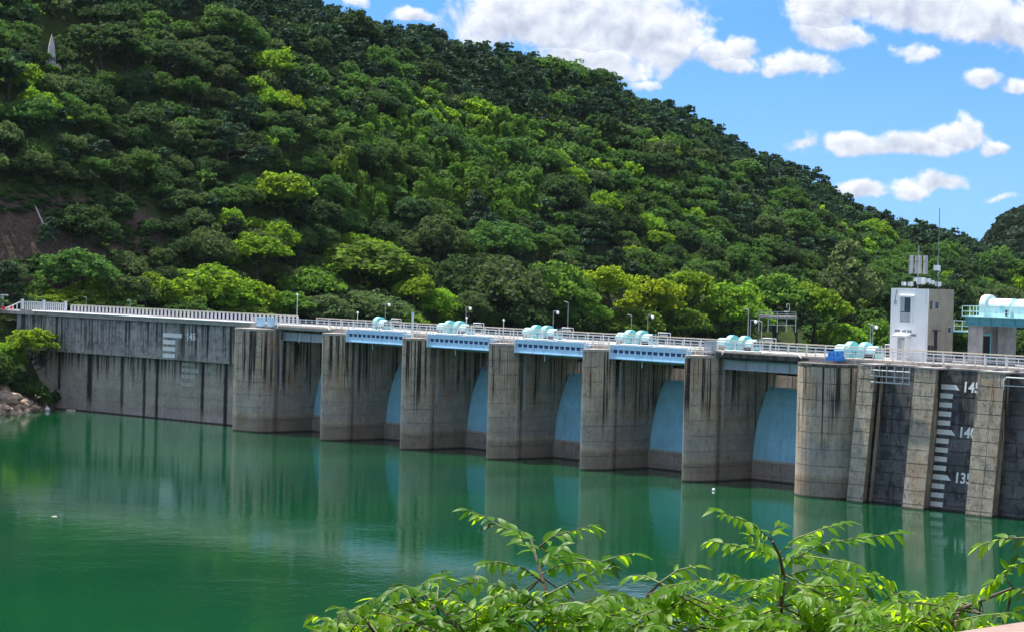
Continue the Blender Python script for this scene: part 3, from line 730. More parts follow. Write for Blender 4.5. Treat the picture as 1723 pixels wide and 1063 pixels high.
for z in (6.0, 6.6): obj('rail', MB().box(-.35, GL, -.28, -.22, z - .035, z + .035), M['mint'], t)
for z in (6.0, 6.6): obj('rail', MB().box(-.33, -.27, -.22, 3.8, z - .035, z + .035), M['mint'], t)
for y in (1.2, 2.5, 3.8): link('post', mk, M['mint'], t, (-.3, y, 0))
hz = 15.95 + 5.5
def big_hoist(u, lab, arch):
    h = thing('drum_cover', lab, 'hoist cover', W(u, -9.9, hz), ROT, 'large mint hoist covers on the platform')
    if arch:
        m = MB(); half_barrel(m, 0, .75, 1.25, 1.2, .9, wall=1.2, n=18); obj('arch_shell', m, M['mint'], h)
        x0 = .76
    else: x0 = 0.
    m = MB(); half_barrel(m, x0, x0 + 3.3, 1.0, 1.05, .9, wall=1.05, n=18); obj('barrel_shell', m, M['mint'], h)
    obj('end_ring', MB().tube([(x0 + 3.3, .9 + 1.0 * math.cos(math.pi * k / 12), 1.05 + 1.0 * math.sin(math.pi * k / 12)) for k in range(13)], .06, 5), M['turq'], h)
    obj('hatch', MB().box(x0 + 1.9, x0 + 2.6, -.12, -.102, .5, 1.2), M['turq_pale'], h)
    obj('vent', MB().box(x0 + 2.7, x0 + 3.1, -.13, -.102, .1, .8), M['dark'], h)
    return h
big_hoist(125.0, 'large mint barrel hoist cover with a tall arch at its left end', True)
big_hoist(129.6, 'large plain mint barrel hoist cover cut by the right edge', False)
big_hoist(135.5, 'large mint barrel hoist cover beyond the right edge of the platform', False)
t = thing('access_stair', 'pale turquoise landing between the control house and the teal platform', 'landing', W(121.2, -10, 15.95), ROT)
obj('tread', MB().box(0, 2.4, 0, 1.5, 3.6, 3.75), M['turq_pale'], t)
for z in (4.3, 4.9): obj('rail', MB().box(0, 2.4, -.03, .03, z - .04, z + .04), M['mint'], t)
for x in (.05, 1.2, 2.3): obj('post', MB().box(x, x + .07, -.03, .04, 3.75, 4.9), M['mint'], t)
obj('support', MB().box(1.9, 2.05, .5, .65, 0, 3.6), M['teal'], t)
# ------------------------------------------------------------------ water
m, t, b = new_mat('reservoir_water')
pos = t.add('ShaderNodeNewGeometry').outputs['Position']
px_, py_, pz_ = t.sep(pos)
gust = t.ss(t.noise(t.xyz(t.m('MULTIPLY', px_, .012), t.m('MULTIPLY', py_, .020), 0.), 1., 3, .55), .47, .62)
r1 = t.noise(t.xyz(px_, t.m('MULTIPLY', py_, .55), 0.), .55, 4, .6)
r2 = t.noise(t.xyz(px_, t.m('MULTIPLY', py_, .6), 3.), 2.2, 3, .6)
hgt_ = t.m('MULTIPLY', t.m('ADD', r1, t.m('MULTIPLY', r2, .30)), t.m('ADD', .40, t.m('MULTIPLY', gust, .8)))
bd_ = t.noise(t.xyz(t.m('MULTIPLY', px_, .02), t.m('MULTIPLY', py_, .03), 0.), 1., 3, .5)
t.put(b.inputs['Base Color'], t.mix(t.ss(bd_, .35, .65), (.001, .041, .018), (.003, .056, .018)))
b.inputs['Roughness'].default_value = .06; b.inputs['IOR'].default_value = 1.33
b.inputs['Specular IOR Level'].default_value = .5
t.put(b.inputs['Normal'], t.bump(hgt_, .35, .10))
M['water'] = m
wat = obj('water', MB().add([(-600, 20, 0), (600, 20, 0), (600, 900, 0), (-600, 900, 0)], [(0, 1, 2, 3)]) or None, M['water']) if False else None
mb = MB(); mb.add([(-900, -200, 0), (900, -200, 0), (900, 1500, 0), (-900, 1500, 0)], [(0, 1, 2, 3)])
wat = obj('water', mb, M['water']); wat['kind'] = 'structure'

# ------------------------------------------------------------------ hillside
def lerp_tab(tab, x):
    if x <= tab[0][0]: return tab[0][1]
    for (a, p), (c, q) in zip(tab, tab[1:]):
        if x <= c: return p + (q - p) * (x - a) / (c - a)
    return tab[-1][1]
SKY = [(-420, -330), (0, -190), (300, -110), (480, -45), (560, 0), (640, 25), (740, 40), (800, 62), (880, 72), (950, 100), (1030, 132), (1080, 152), (1150, 168), (1200, 197), (1260, 235),
       (1320, 257), (1370, 277), (1405, 303), (1440, 330), (1490, 348), (1540, 370), (1600, 383), (1640, 398), (1723, 436), (1900, 480), (2200, 520)]
def foot_t(a): return max(-25, (a * 406.7 + 80.8) / (.73 - .684 * a))
def Yf(a): return 406.7 + .684 * foot_t(a) + 6
def Ys(a): return Yf(a) + 135 + max(0, (a + .22)) * 190
def zfoot(a): return 14.5 - 10.5 * min(1, max(0, (a + .16) / .36))
SKYA = []
for x_, y_ in SKY:
    r_ = ray(x_, y_); SKYA.append((r_[0] / r_[1], r_[2] / r_[1]))
SKYA.sort()
def zsky(a):
    e = lerp_tab(SKYA, a)
    # the trees on the ridge make the skyline: the ground is one tree lower
    return CAM_H + e * Ys(a) - 7.0
def relief(x, y):
    n1 = mnoise.noise(Vector((x * .016, y * .016, 3.1))) * 5.5
    n2 = mnoise.noise(Vector((x * .045, y * .045, 7.7))) * 2.0
    return n1 + n2
def ground(a, tt):
    """ground at tangent a of the azimuth; tt 0 at the foot of the hill, 1 on the ridge"""
    y0, y1 = Yf(a), Ys(a)
    Y = y0 + (y1 - y0) * tt; X = a * Y
    z0, z1 = zfoot(a), zsky(a)
    if tt < 0: z = z0 + tt * 120
    elif tt <= 1:
        sh_ = max(0., (tt - .085) / .915); z = z0 + (z1 - z0) * (sh_ + .07 * math.sin(math.pi * sh_)) + 1.0 * min(1, tt / .085)
        z += relief(X, Y) * math.sin(math.pi * sh_) ** .6
        # the cut slope on the left: steep bare bank above the road
        c = max(0, 1 - abs((a + .17) / .085) ** 3)
        if c > 0:
            s_ = min(1, max(0, (tt - .09) / .12)); s_ = s_ * s_ * (3 - 2 * s_)
            z += c * s_ * 3.5 * (1 - tt)
    else: z = z1 - (tt - 1) * 45 * (1 + (tt - 1) * 2)
    return X, Y, z
NA, NTT = 190, 84
As = np.linspace(-.34, .40, NA); Ts = np.linspace(-.12, 1.5, NTT)
vs = []; 
for a in As:
    for tt in Ts: vs.append(ground(float(a), float(tt)))
fs = [(i * NTT + j, (i + 1) * NTT + j, (i + 1) * NTT + j + 1, i * NTT + j + 1) for i in range(NA - 1) for j in range(NTT - 1)]
mm, t, b = new_mat('forest_floor')
pos = t.add('ShaderNodeNewGeometry').outputs['Position']
n = t.noise(pos, .25, 5, .65); n2 = t.noise(pos, 1.6, 4, .7)
c = t.mix(t.ss(n, .40, .62), (.030, .055, .014), (.055, .085, .018))
c = t.mix(t.ss(n2, .5, .7, 0., .6), c, (.05, .04, .025))
nrm = t.sep(t.add('ShaderNodeNewGeometry').outputs['True Normal'])[2]
earth = t.mix(t.ss(n2, .35, .65), (.060, .042, .036), (.135, .092, .075))
earth = t.mix(t.ss(t.noise(pos, .5, 5, .7), .50, .66, 0., .8), earth, (.035, .042, .02))
at_ = t.add('ShaderNodeAttribute', attribute_name='bare').outputs['Fac']
c = t.mix(t.ss(t.m('ADD', at_, t.m('MULTIPLY', t.m('SUBTRACT', n, .5), .8)), .35, .6), c, earth)
t.put(b.inputs['Base Color'], c); b.inputs['Roughness'].default_value = .95; b.inputs['Specular IOR Level'].default_value = .1
t.put(b.inputs['Normal'], t.bump(t.noise(pos, 1.2, 6, .7), 1., .8))
M['floor'] = mm
mb = MB(); mb.add(vs, fs, True); hill = obj('hillside', mb, M['floor']); hill['kind'] = 'structure'
def bare_at(a, tt): return max(0, 1 - abs((a + .192) / .052) ** 4) * max(0, 1 - abs((tt - .165) / .09) ** 4)
at_ = hill.data.attributes.new('bare', 'FLOAT', 'POINT')
at_.data.foreach_set('value', [bare_at(float(a), float(tt)) for a in As for tt in Ts])
def ground_xy(X, Y):
    a = X / Y; tt = (Y - Yf(a)) / (Ys(a) - Yf(a)); return ground(a, tt)[2]
def ground_hit(px, py):
    """the point of the hillside seen at a photo pixel"""
    r = ray(px, py); a = r[0] / r[1]; e = r[2] / r[1]
    tt = -.1
    while tt < 1.2:
        X, Y, z = ground(a, tt)
        if CAM_H + e * Y <= z: return X, Y, z
        tt += .004
    return ground(a, 1.)

# ------------------------------------------------------------------ foliage
def leaf_mat(name, c0, c1, ctr, var_scale=.12, trans=.42, rough=.7, spec=.10):
    m, t, b = new_mat(name)
    pos = t.add('ShaderNodeNewGeometry').outputs['Position']
    n = t.noise(pos, var_scale, 2); n2 = t.noise(pos, 1.1, 3, .6)
    f = t.m('ADD', t.m('MULTIPLY', t.ss(n, .3, .7), .55), t.m('MULTIPLY', t.ss(n2, .3, .7), .45))
    c = t.mix(f, c0, c1)
    oi = t.add('ShaderNodeObjectInfo').outputs['Random']
    hs = t.add('ShaderNodeHueSaturation')
    t.put(hs.inputs['Hue'], t.m('ADD', .485, t.m('MULTIPLY', oi, .03)))
    t.put(hs.inputs['Value'], t.m('ADD', .72, t.m('MULTIPLY', oi, .56)))
    t.put(hs.inputs['Color'], c); c = hs.outputs[0]
    t.put(b.inputs['Base Color'], c); b.inputs['Roughness'].default_value = rough; b.inputs['Specular IOR Level'].default_value = spec
    tr = t.add('ShaderNodeBsdfTranslucent'); t.put(tr.inputs[0], t.mix(.5, c, ctr))
    mx = t.add('ShaderNodeMixShader'); mx.inputs[0].default_value = trans
    t.l.new(b.outputs[0], mx.inputs[1]); t.l.new(tr.outputs[0], mx.inputs[2])
    t.l.new(mx.outputs[0], t.n['Material Output'].inputs[0])
    return m
L = {
    'dark':   leaf_mat('dark_foliage',   (.024, .058, .020), (.050, .098, .030), (.08, .16, .03)),
    'mid':    leaf_mat('green_foliage',  (.046, .112, .024), (.086, .165, .036), (.13, .26, .03)),
    'bright': leaf_mat('bright_foliage', (.090, .195, .018), (.165, .280, .024), (.32, .50, .02), trans=.55),
    'yellow': leaf_mat('yellow_foliage', (.150, .245, .014), (.260, .335, .018), (.42, .54, .02), trans=.55),
    'pine':   leaf_mat('pine_foliage',   (.022, .054, .028), (.042, .084, .038), (.04, .10, .03), trans=.2),
    'olive':  leaf_mat('olive_foliage',  (.058, .098, .036), (.100, .148, .052), (.13, .21, .04)),
    'fresh':  leaf_mat('fresh_foliage',  (.066, .155, .022), (.120, .225, .030), (.22, .38, .03), trans=.5),
    'poplar': leaf_mat('poplar_foliage', (.095, .145, .055), (.150, .205, .080), (.20, .28, .08), trans=.5),
    'vine':   leaf_mat('vine_foliage',   (.055, .135, .018), (.105, .200, .026), (.18, .32, .02)),
    'far':    leaf_mat('far_foliage',    (.022, .050, .026), (.038, .074, .036), (.05, .09, .03), trans=.2),
}
def cards(rs, pos, nrm, size, jit, asp=1.0, droop=0.):
    """ragged leaf clumps: one kinked quad each (two triangles), facing about along nrm"""
    n = len(pos)
    nv = nrm + rs.normal(0, jit, (n, 3)); nv /= np.linalg.norm(nv, axis=1, keepdims=True) + 1e-9
    ref = rs.normal(0, 1, (n, 3)); tx = np.cross(nv, ref); tx /= np.linalg.norm(tx, axis=1, keepdims=True) + 1e-9
    ty = np.cross(nv, tx)
    s = size * rs.uniform(.55, 1.35, (n, 1))
    c = np.empty((n, 4, 3))
    for k, (a, b_) in enumerate(((-1, -.35), (.15, -1), (1, .3), (-.2, 1))):
        aa = a + rs.uniform(-.3, .3, (n, 1)); bb = b_ + rs.uniform(-.3, .3, (n, 1))
        c[:, k] = pos + tx * s * aa + ty * s * bb * asp + nv * s * rs.uniform(-.35, .35, (n, 1))
        c[:, k, 2] -= droop * (np.abs(aa[:, 0]) * s[:, 0])
    return c
def sphere_pts(rs, n):
    v = rs.normal(0, 1, (n, 3)); return v / np.linalg.norm(v, axis=1, keepdims=True)
def crown(kind, seed, q=1.0, big=1.0):
    """unit crown: about 1 in radius, base at z=0; returns quads (n,4,3)"""
    rs = np.random.RandomState(seed); out = []
    def blob(c, r, n, cs, flat=1., jit=.45, low=.15, droop=0.):
        d = sphere_pts(rs, n); keep = (d[:, 2] > -.25) | (rs.uniform(0, 1, n) < low); d = d[keep]
        rad = r * rs.uniform(.72, 1.06, (len(d), 1))
        p = np.array(c) + d * rad * np.array([1, 1, flat])
        nn = d * np.array([1, 1, 1 / max(flat, .3)]); nn /= np.linalg.norm(nn, axis=1, keepdims=True)
        out.append(cards(rs, p, nn, cs * big, jit, 1., droop))
    N = lambda k: max(6, int(k * q))
    if kind in ('dark', 'mid', 'bright', 'yellow', 'olive'):
        nb = 40; asym = rs.uniform(-.25, .25, 2)
        for k in range(nb):
            d = sphere_pts(rs, 1)[0]; d[2] = abs(d[2]) * 1.2 - .45
            f = rs.uniform(.62, .95)
            c = np.array([d[0] * f + asym[0] * d[2], d[1] * f + asym[1] * d[2], .85 + d[2] * .75 * f])
            blob(c, rs.uniform(.24, .42), N(64), .095, rs.uniform(.55, .85), .5)
        blob((0, 0, .75), .66, N(170), .13, .85, .6)
    elif kind == 'broad':
        asym = rs.uniform(-.25, .25, 2)
        for k in range(105):
            d = sphere_pts(rs, 1)[0]; d[2] = abs(d[2]) * 1.2 - .45
            f = rs.uniform(.60, 1.02) * (1 + .12 * math.sin(3 * math.atan2(d[1], d[0]) + seed))
            c = np.array([d[0] * f + asym[0] * d[2], d[1] * f + asym[1] * d[2], .85 + d[2] * .75 * f])
            blob(c, rs.uniform(.12, .27), N(60), .046, rs.uniform(.5, .8), .55)
        blob((0, 0, .75), .66, N(500), .07, .85, .6)
    elif kind == 'pine':
        H = 2.3
        for k in range(19):
            h = rs.uniform(.35, 1.) ** .8
            rr = (1.05 - .75 * (h - .35) / .65) * rs.uniform(.35, .85); ph = rs.uniform(0, 6.28)
            blob((rr * math.cos(ph), rr * math.sin(ph), h * H), rs.uniform(.26, .46), N(85), .075, .32, .55, .10)
        blob((0, 0, H), .25, N(60), .055, .5, .5)
    elif kind == 'vine':
        for k in range(22):
            h = rs.uniform(0, 1); rr = rs.uniform(.1, .75) * (1 - .55 * h); ph = rs.uniform(0, 6.28)
            blob((rr * math.cos(ph), rr * math.sin(ph), .25 + h * 1.9), rs.uniform(.24, .42), N(95), .07, rs.uniform(.8, 1.2), .28, .5)
    elif kind == 'poplar':
        for k in range(40):
            h = rs.uniform(0, 1); e = math.sin(math.pi * min(1, .12 + .88 * h)) ** .55; rr = rs.uniform(.25, .95) * e * .8; ph = rs.uniform(0, 6.28)
            blob((rr * math.cos(ph), rr * math.sin(ph), .2 + h * 1.75), rs.uniform(.18, .30), N(72), .055, .9, .7)
    return np.concatenate(out)
def quads_mesh(name, q):
    n = len(q); me = bpy.data.meshes.new(name)
    me.vertices.add(4 * n); me.loops.add(4 * n); me.polygons.add(n)
    me.vertices.foreach_set('co', q.reshape(-1).astype(np.float32))
    me.loops.foreach_set('vertex_index', np.arange(4 * n, dtype=np.int32))
    me.polygons.foreach_set('loop_start', np.arange(0, 4 * n, 4, dtype=np.int32))
    me.polygons.foreach_set('loop_total', np.full(n, 4, dtype=np.int32))
    me.update(); return me
KIND_SHAPE = {'fresh': 'dark', 'dark': 'dark', 'mid': 'dark', 'bright': 'dark', 'yellow': 'dark', 'olive': 'dark', 'pine': 'pine', 'vine': 'vine', 'poplar': 'poplar'}
HGT = {'dark': 1.85, 'broad': 1.85, 'pine': 2.5, 'vine': 2.35, 'poplar': 2.15}
NVAR = {'dark': 6, 'broad': 5, 'pine': 4, 'vine': 4, 'poplar': 1}
base_q = {s_: [crown(s_, 40 + k * 7 + len(s_)) for k in range(NVAR[s_])] for s_ in NVAR}
crown_me = {}
def crown_mesh(kind, var, sh):
    if (kind, var, sh) not in crown_me:
        me = quads_mesh('crown', base_q[sh][var]); me.materials.append(L[kind]); crown_me[(kind, var, sh)] = me
    return crown_me[(kind, var, sh)]
# trunks: tapered with limbs reaching into the crown, unit height 1
def trunk_mesh(seed, pine=False):
    r_ = random.Random(seed); mb = MB()
    bend = r_.uniform(-.06, .06); top = .92 if pine else .62
    mb.tube([(0, 0, -.25), (bend * .5, 0, .2), (bend, bend, .45), (bend * .6, -bend, top)], .035, 6, .012)
    for k in range(6 if pine else 5):
        h = r_.uniform(.3, .85 if pine else .5); ph = r_.uniform(0, 6.28); l_ = r_.uniform(.18, .30)
        mb.tube([(bend, 0, h), (bend + math.cos(ph) * l_ * .5, math.sin(ph) * l_ * .5, h + .06), (bend + math.cos(ph) * l_, math.sin(ph) * l_, h + (.06 if pine else .2))], .014, 4, .005)
    me = mb.mesh('trunk'); me.materials.append(M['bark']); return me
trunks = {False: [trunk_mesh(k) for k in range(3)], True: [trunk_mesh(9 + k, True) for k in range(2)]}

def place_tree(kind, X, Y, z, R_, H_, label, group, cat='tree', lift=None):
    """H_ height over the ground, R_ crown radius"""
    sh = KIND_SHAPE[kind]
    if sh == 'dark' and R_ > 3.0: sh = 'broad'
    t = bpy.data.objects.new('pine_tree' if kind == 'pine' else 'vine_covered_tree' if kind == 'vine' else 'poplar_tree' if kind == 'poplar' else 'broadleaf_tree', None)
    COL.objects.link(t); t.location = (X, Y, z); t.rotation_euler = (0, 0, rnd.uniform(0, 6.28)); tag(t, label, cat, group)
    ch = R_ * HGT[sh]
    sz = R_ * rnd.uniform(.8, 1.25)
    if ch > H_ * .98: sz = H_ * .98 / HGT[sh]
    c = link('crown', crown_mesh(kind, rnd.randrange(NVAR[sh]), sh), None, t, (0, 0, H_ - sz * HGT[sh]))
    an_ = rnd.uniform(.86, 1.16); c.scale = (R_ * an_, R_ / an_, sz); c.rotation_euler = (0, 0, 0)
    k = link('trunk', rnd.choice(trunks[kind == 'pine']), None, t)
    k.scale = (H_, H_, H_)
    return t

# --- trees one can single out: photo x of the crown, top, width, kind, how far behind the foot, label
HERO = [
    (40, 478, 95, 'dark', 4, 'dark green tree behind the picket fence at the left end'),
    (108, 468, 78, 'bright', 3, 'yellow-green tree above the right half of the picket fence'),
    (168, 448, 95, 'bright', 6, 'bright green tree with flat top left of the gauge on the wall'),
    (240, 440, 110, 'bright', 7, 'bright green spreading tree behind the balustrade over the left wall'),
    (335, 421, 140, 'bright', 8, 'tallest bright green tree behind the balustrade, domed top'),
    (425, 440, 100, 'bright', 6, 'bright green tree behind the first pier cabinets'),
    (490, 478, 70, 'fresh', 3, 'mid green tree just right of the first pier'),
    (305, 492, 90, 'mid', 0, 'low shaded tree under the domed bright tree'),
    (200, 495, 90, 'mid', 0, 'low green tree behind the balustrade left of the wall gauge'),
    (405, 498, 90, 'fresh', 0, 'low green tree behind the thin lamp pole on the first pier'),
    (610, 384, 180, 'fresh', 22, 'broad green domed tree above the second bay'),
    (520, 425, 120, 'fresh', 15, 'green tree left of the broad dome above the second bay'),
    (545, 475, 100, 'olive', 3, 'dull green tree behind the second pier'),
    (630, 468, 120, 'olive', 4, 'grey-green tree behind the single hoist cover'),
    (700, 448, 62, 'bright', 5, 'narrow bright green tree behind the second bay'),
    (735, 466, 72, 'bright', 3, 'bright yellow-green tree left of the third pair of hoist covers'),
    (790, 478, 66, 'olive', 2, 'pale drooping tree behind the third pair of hoist covers'),
    (770, 402, 120, 'dark', 18, 'dark tree between the broad dome and the brown-green tree'),
    (845, 404, 150, 'olive', 10, 'brown-green dark-hearted tree above the fourth pier'),
    (940, 416, 130, 'fresh', 8, 'large green tree behind the fourth pair of hoist covers'),
    (880, 470, 110, 'dark', 2, 'dark shaded tree directly behind the fourth pair of hoist covers'),
    (1022, 432, 92, 'yellow', 8, 'yellow-topped tree left of the fifth pair of hoist covers'),
    (1100, 442, 110, 'yellow', 6, 'widest yellow-green tree above the fifth pair of hoist covers'),
    (1158, 434, 90, 'bright', 12, 'bright green tree behind the widest yellow-green tree'),
    (1065, 500, 110, 'fresh', 0, 'green tree low behind the fifth pair of hoist covers'),
    (1150, 500, 90, 'fresh', 0, 'green tree low between the fifth and sixth pair of hoist covers'),
    (1235, 450, 110, 'bright', 6, 'yellow-green tree left of the viewing platform'),
    (1310, 438, 115, 'fresh', 14, 'green domed tree above the viewing platform'),
    (1376, 456, 95, 'bright', 4, 'leafy bright tree right of the viewing platform'),
    (1430, 400, 118, 'poplar', 22, 'tall grey-green poplar left of the control house'),
    (1418, 532, 90, 'bright', 0, 'low bright green tree left of the control house'),
    (1475, 520, 84, 'fresh', 0, 'green tree touching the left edge of the control house'),
    (1345, 500, 60, 'dark', 1, 'dark tree between viewing platform and leafy bright tree'),
    (1640, 520, 84, 'fresh', 2, 'green tree between control house and teal platform'),
    (1705, 540, 90, 'mid', 0, 'green tree below the teal platform at the right edge'),
    (1690, 460, 90, 'olive', 14, 'pale yellowish tree above the mint hoist covers'),
    (1600, 455, 90, 'dark', 18, 'dark tree directly behind the beige wall of the control house'),
    (1530, 430, 110, 'dark', 16, 'dark tree behind the antenna cluster'),
    (1760, 470, 110, 'mid', 10, 'green tree beyond the right edge'),
    (62, 486, 76, 'bright', 2, 'yellow-green tree above the left half of the picket fence'),
    (140, 476, 84, 'fresh', 1, 'fresh green tree where picket fence and balustrade meet'),
    (288, 446, 96, 'bright', 4, 'bright green tree left of the tallest domed bright tree'),
    (384, 452, 92, 'bright', 3, 'bright green tree right of the tallest domed bright tree'),
    (665, 500, 90, 'fresh', 0, 'low fresh green tree right of the single hoist cover'),
    (980, 480, 90, 'fresh', 1, 'low fresh green tree between the fourth and fifth hoist covers'),
    (-60, 470, 120, 'dark', 4, 'dark tree beyond the left edge'),
]
taken = []
for (hx, hy, hw, kind, back, lab) in HERO:
    r_ = ray(hx, hy); a = r_[0] / r_[1]
    Y = Yf(a) + 4 + back; X = a * Y
    g_ = ground_xy(X, Y); top = CAM_H + r_[2] / r_[1] * Y
    R_ = hw / 2 * Y / F_PX * 1.04; H_ = max(3.5, top - g_)
    place_tree(kind, X, Y, g_ - .2, R_, H_, lab, None)
    taken.append((X, Y, R_))

# --- the wood on the slope
GAPS = [(72, 38, 99, 110), (1238, 528, 1352, 575)]
cands = []; cell = {}
rs_ = random.Random(5)
for n_ in range(60000):
    a = rs_.uniform(-.256, .256); tt = rs_.uniform(.05, 1.05)
    X, Y, z = ground(a, tt)
    px, py = proj(X, Y, z)
    if not (-90 < px < 1815 and -70 < py < 640): continue
    if bare_at(a, tt) > .3 and rs_.random() < .99: continue
    # kind by place, in patches: pines high up, vines in the gullies of the middle slope, bright trees low
    zn = mnoise.noise(Vector((X * .022, Y * .022, 1.3))); zz_ = mnoise.noise(Vector((X * .05, Y * .05, 5.)))
    zb_ = mnoise.noise(Vector((X * .035, Y * .035, 9.)))
    u_ = rs_.random() * .7 + .5 * (zz_ + .5) - .12
    if tt > .70: kind = 'pine' if u_ < .62 else 'dark' if u_ < .82 else 'mid'
    elif 560 < px < 900 and 230 < py < 400: kind = 'vine' if u_ < .52 else 'mid' if u_ < .72 else 'dark'
    elif px < 520: kind = 'dark' if u_ < .36 else 'olive' if u_ < .52 else 'mid' if u_ < .72 else 'pine' if u_ < .85 else 'bright'
    elif zn > .02: kind = 'mid' if u_ < .42 else 'bright' if u_ < .54 else 'dark' if u_ < .80 else 'olive'
    else: kind = 'dark' if u_ < .36 else 'pine' if u_ < .56 else 'mid' if u_ < .84 else 'olive'
    R_ = {'pine': 2.9, 'vine': 2.9}.get(kind, 4.3) * rs_.choice((.62, .85, .9, 1., 1.1, 1.25, 1.5)) * rs_.uniform(.9, 1.1) * (1 + .55 * max(-.4, min(.8, zb_ * 1.6))) * (1 - .22 * tt)
    if tt > .9: R_ = min(R_, 3.0) * rs_.uniform(.8, 1)
    R_ = max(2.2, min(7.2, R_))
    key = (int(X // 8.5), int(Y // 8.5)); ok = True
    for i in (-1, 0, 1):
        for j in (-1, 0, 1):
            for q in cell.get((key[0] + i, key[1] + j), ()):
                if (q[0] - X) ** 2 + (q[1] - Y) ** 2 < (.56 * (R_ + q[2])) ** 2: ok = False
    if not ok or any((hx - X) ** 2 + (hy - Y) ** 2 < (hr * .75) ** 2 for hx, hy, hr in taken): continue
    H_ = R_ * HGT[KIND_SHAPE[kind]] * rs_.uniform(.95, 1.18) + .4
    if tt > .9: H_ = R_ * HGT[KIND_SHAPE[kind]] * .95
    tx, ty = proj(X, Y, z + H_); rp = R_ / Y * F_PX * .8
    if any(tx + rp > g0 and tx - rp < g2 and ty < g3 and py > g1 for g0, g1, g2, g3 in GAPS): continue
    cell.setdefault(key, []).append((X, Y, R_))
    cands.append((R_ / Y, kind, X, Y, z - .3, R_, H_, px, (ty + py) / 2, tt))
inside = [c for c in cands if 0 < c[7] < 1723 and 5 < c[8] < 520]
inside.sort(key=lambda c: -c[0] * (1.25 - .45 * c[9]))
single = inside[:255]; sset = set(map(id, single))
WHAT = {'pine': 'dark blue-green pine', 'dark': 'dark green tree', 'mid': 'mid green tree', 'bright': 'bright green tree', 'yellow': 'yellow-green tree',
        'olive': 'dull olive tree', 'vine': 'vine-draped tree'}
MARKS = [(30, 'the left fence end'), (95, 'the picket fence'), (165, 'the balustrade start'), (235, 'the balustrade'), (300, 'the wall gauge'), (365, 'the balustrade end'), (425, 'the two cabinets'), (500, 'the first bay'), (570, 'the second pier'), (625, 'the second bay'), (700, 'the third pier'),
         (765, 'the third bay'), (845, 'the fourth pier'), (915, 'the fourth bay'), (1000, 'the fifth pier'), (1080, 'the fifth bay'), (1175, 'the sixth pier'), (1260, 'the last bay'), (1330, 'the viewing platform'), (1385, 'the blue tarpaulin'), (1440, 'the tall poplar'), (1550, 'the control house'), (1620, 'the landing'), (1700, 'the mint hoists')]
def where(px, py):
    mk = min(MARKS, key=lambda q: abs(q[0] - px))[1]
    sky_y = lerp_tab(SKY, px)
    f = (py - max(0, sky_y)) / max(60., 470 - max(0, sky_y))
    return 'ridge' if f < .12 else 'upper slope' if f < .36 else 'middle slope' if f < .62 else 'lower slope' if f < .84 else 'hill foot', mk
sets = {}
for c in single:
    band, mk = where(c[7], c[8])
    size = 'small ' if c[5] < 2.6 else 'large ' if c[5] > 4.2 else ''
    sets.setdefault((size + WHAT[c[1]], band, mk), []).append(c)
NUM = ['two', 'three', 'four', 'five', 'six', 'seven', 'eight', 'nine', 'ten']
ORD = ['leftmost', 'second from left', 'third from left', 'fourth from left', 'fifth from left', 'sixth from left', 'seventh from left', 'eighth from left', 'ninth from left']
for (what, band, mk), cs in sets.items():
    cs.sort(key=lambda c: c[7])
    for k, (_, kind, X, Y, z, R_, H_, px, py, tt) in enumerate(cs):
        lab = f'{what} on the {band} above {mk}'
        if len(cs) > 1: lab = f'{ORD[k] if k < len(cs) - 1 else "rightmost"} of {NUM[len(cs) - 2]} {what}s, {band} above {mk}'
        place_tree(kind, X, Y, z, R_, H_, lab, 'trees on the wooded hillside')
# the rest of the wood reads as one mass
low_q = {s_: [crown('broad' if s_ == 'dark' else s_, 140 + k * 7, q_, b_) for k in range(4)] for s_, q_, b_ in (('dark', .10, 2.4), ('pine', .24, 1.9), ('vine', .26, 1.8))}
def wood_mass(name, rows, label, cat, scale=1.):
    mats = []; qs = []; mi = []
    for (_, kind, X, Y, z, R_, H_, px, py, tt) in rows:
        sh = KIND_SHAPE[kind]; sh = 'dark' if sh == 'poplar' else sh
        q = low_q[sh][rs_.randrange(len(low_q[sh]))]
        an = rs_.uniform(0, 6.28); ca, sa = math.cos(an), math.sin(an)
        sz = min(R_ * rs_.uniform(.75, 1.25), H_ / HGT[sh]); zb = H_ - sz * HGT[sh]
        o = np.empty_like(q)
        o[..., 0] = (q[..., 0] * ca - q[..., 1] * sa) * R_ + X; o[..., 1] = (q[..., 0] * sa + q[..., 1] * ca) * R_ + Y; o[..., 2] = q[..., 2] * sz + z + zb
        qs.append(o)
        if kind not in mats: mats.append(kind)
        mi.append(np.full(len(q), mats.index(kind), dtype=np.int32))
    me = quads_mesh(name, np.concatenate(qs))
    for k in mats: me.materials.append(L[k])
    me.polygons.foreach_set('material_index', np.concatenate(mi)); me.update()
    o = bpy.data.objects.new(name, me); COL.objects.link(o); tag(o, label, cat, None, 'stuff'); return o
rest = [c for c in cands if id(c) not in sset]
wood_mass('hillside_wood', rest, 'mixed green wood covering the upper hillside up to the skyline', 'wood')


# scrub on the bare cut and along the foot
sc = []
for n_ in range(1500):
    px = rs_.uniform(-60, 520); py = rs_.uniform(300, 470)
    if rs_.random() < .35: px = rs_.uniform(540, 700); py = rs_.uniform(330, 410)
    X, Y, z = ground_hit(px, py)
    if mnoise.noise(Vector((X * .08, z * .12, 2.))) < -.05 and px < 500 and py > 350: continue
    k = rs_.choice(['dark', 'dark', 'olive', 'pine', 'mid']); k = 'vine' if px > 530 else 'dark' if k == 'pine' else k
    sc.append((0, k, X, Y, z - .3, rs_.uniform(.5, 1.3), rs_.uniform(.6, 1.6), px, py, 0))
low_q['dark'] = [crown("dark", 340 + k, .07, 2.6) for k in range(3)]; low_q['vine'] = [crown("vine", 340 + k, .09, 2.4) for k in range(3)]
wood_mass('scrub', sc, 'low dark scrub scattered over the bare brown cut slope', 'scrub')
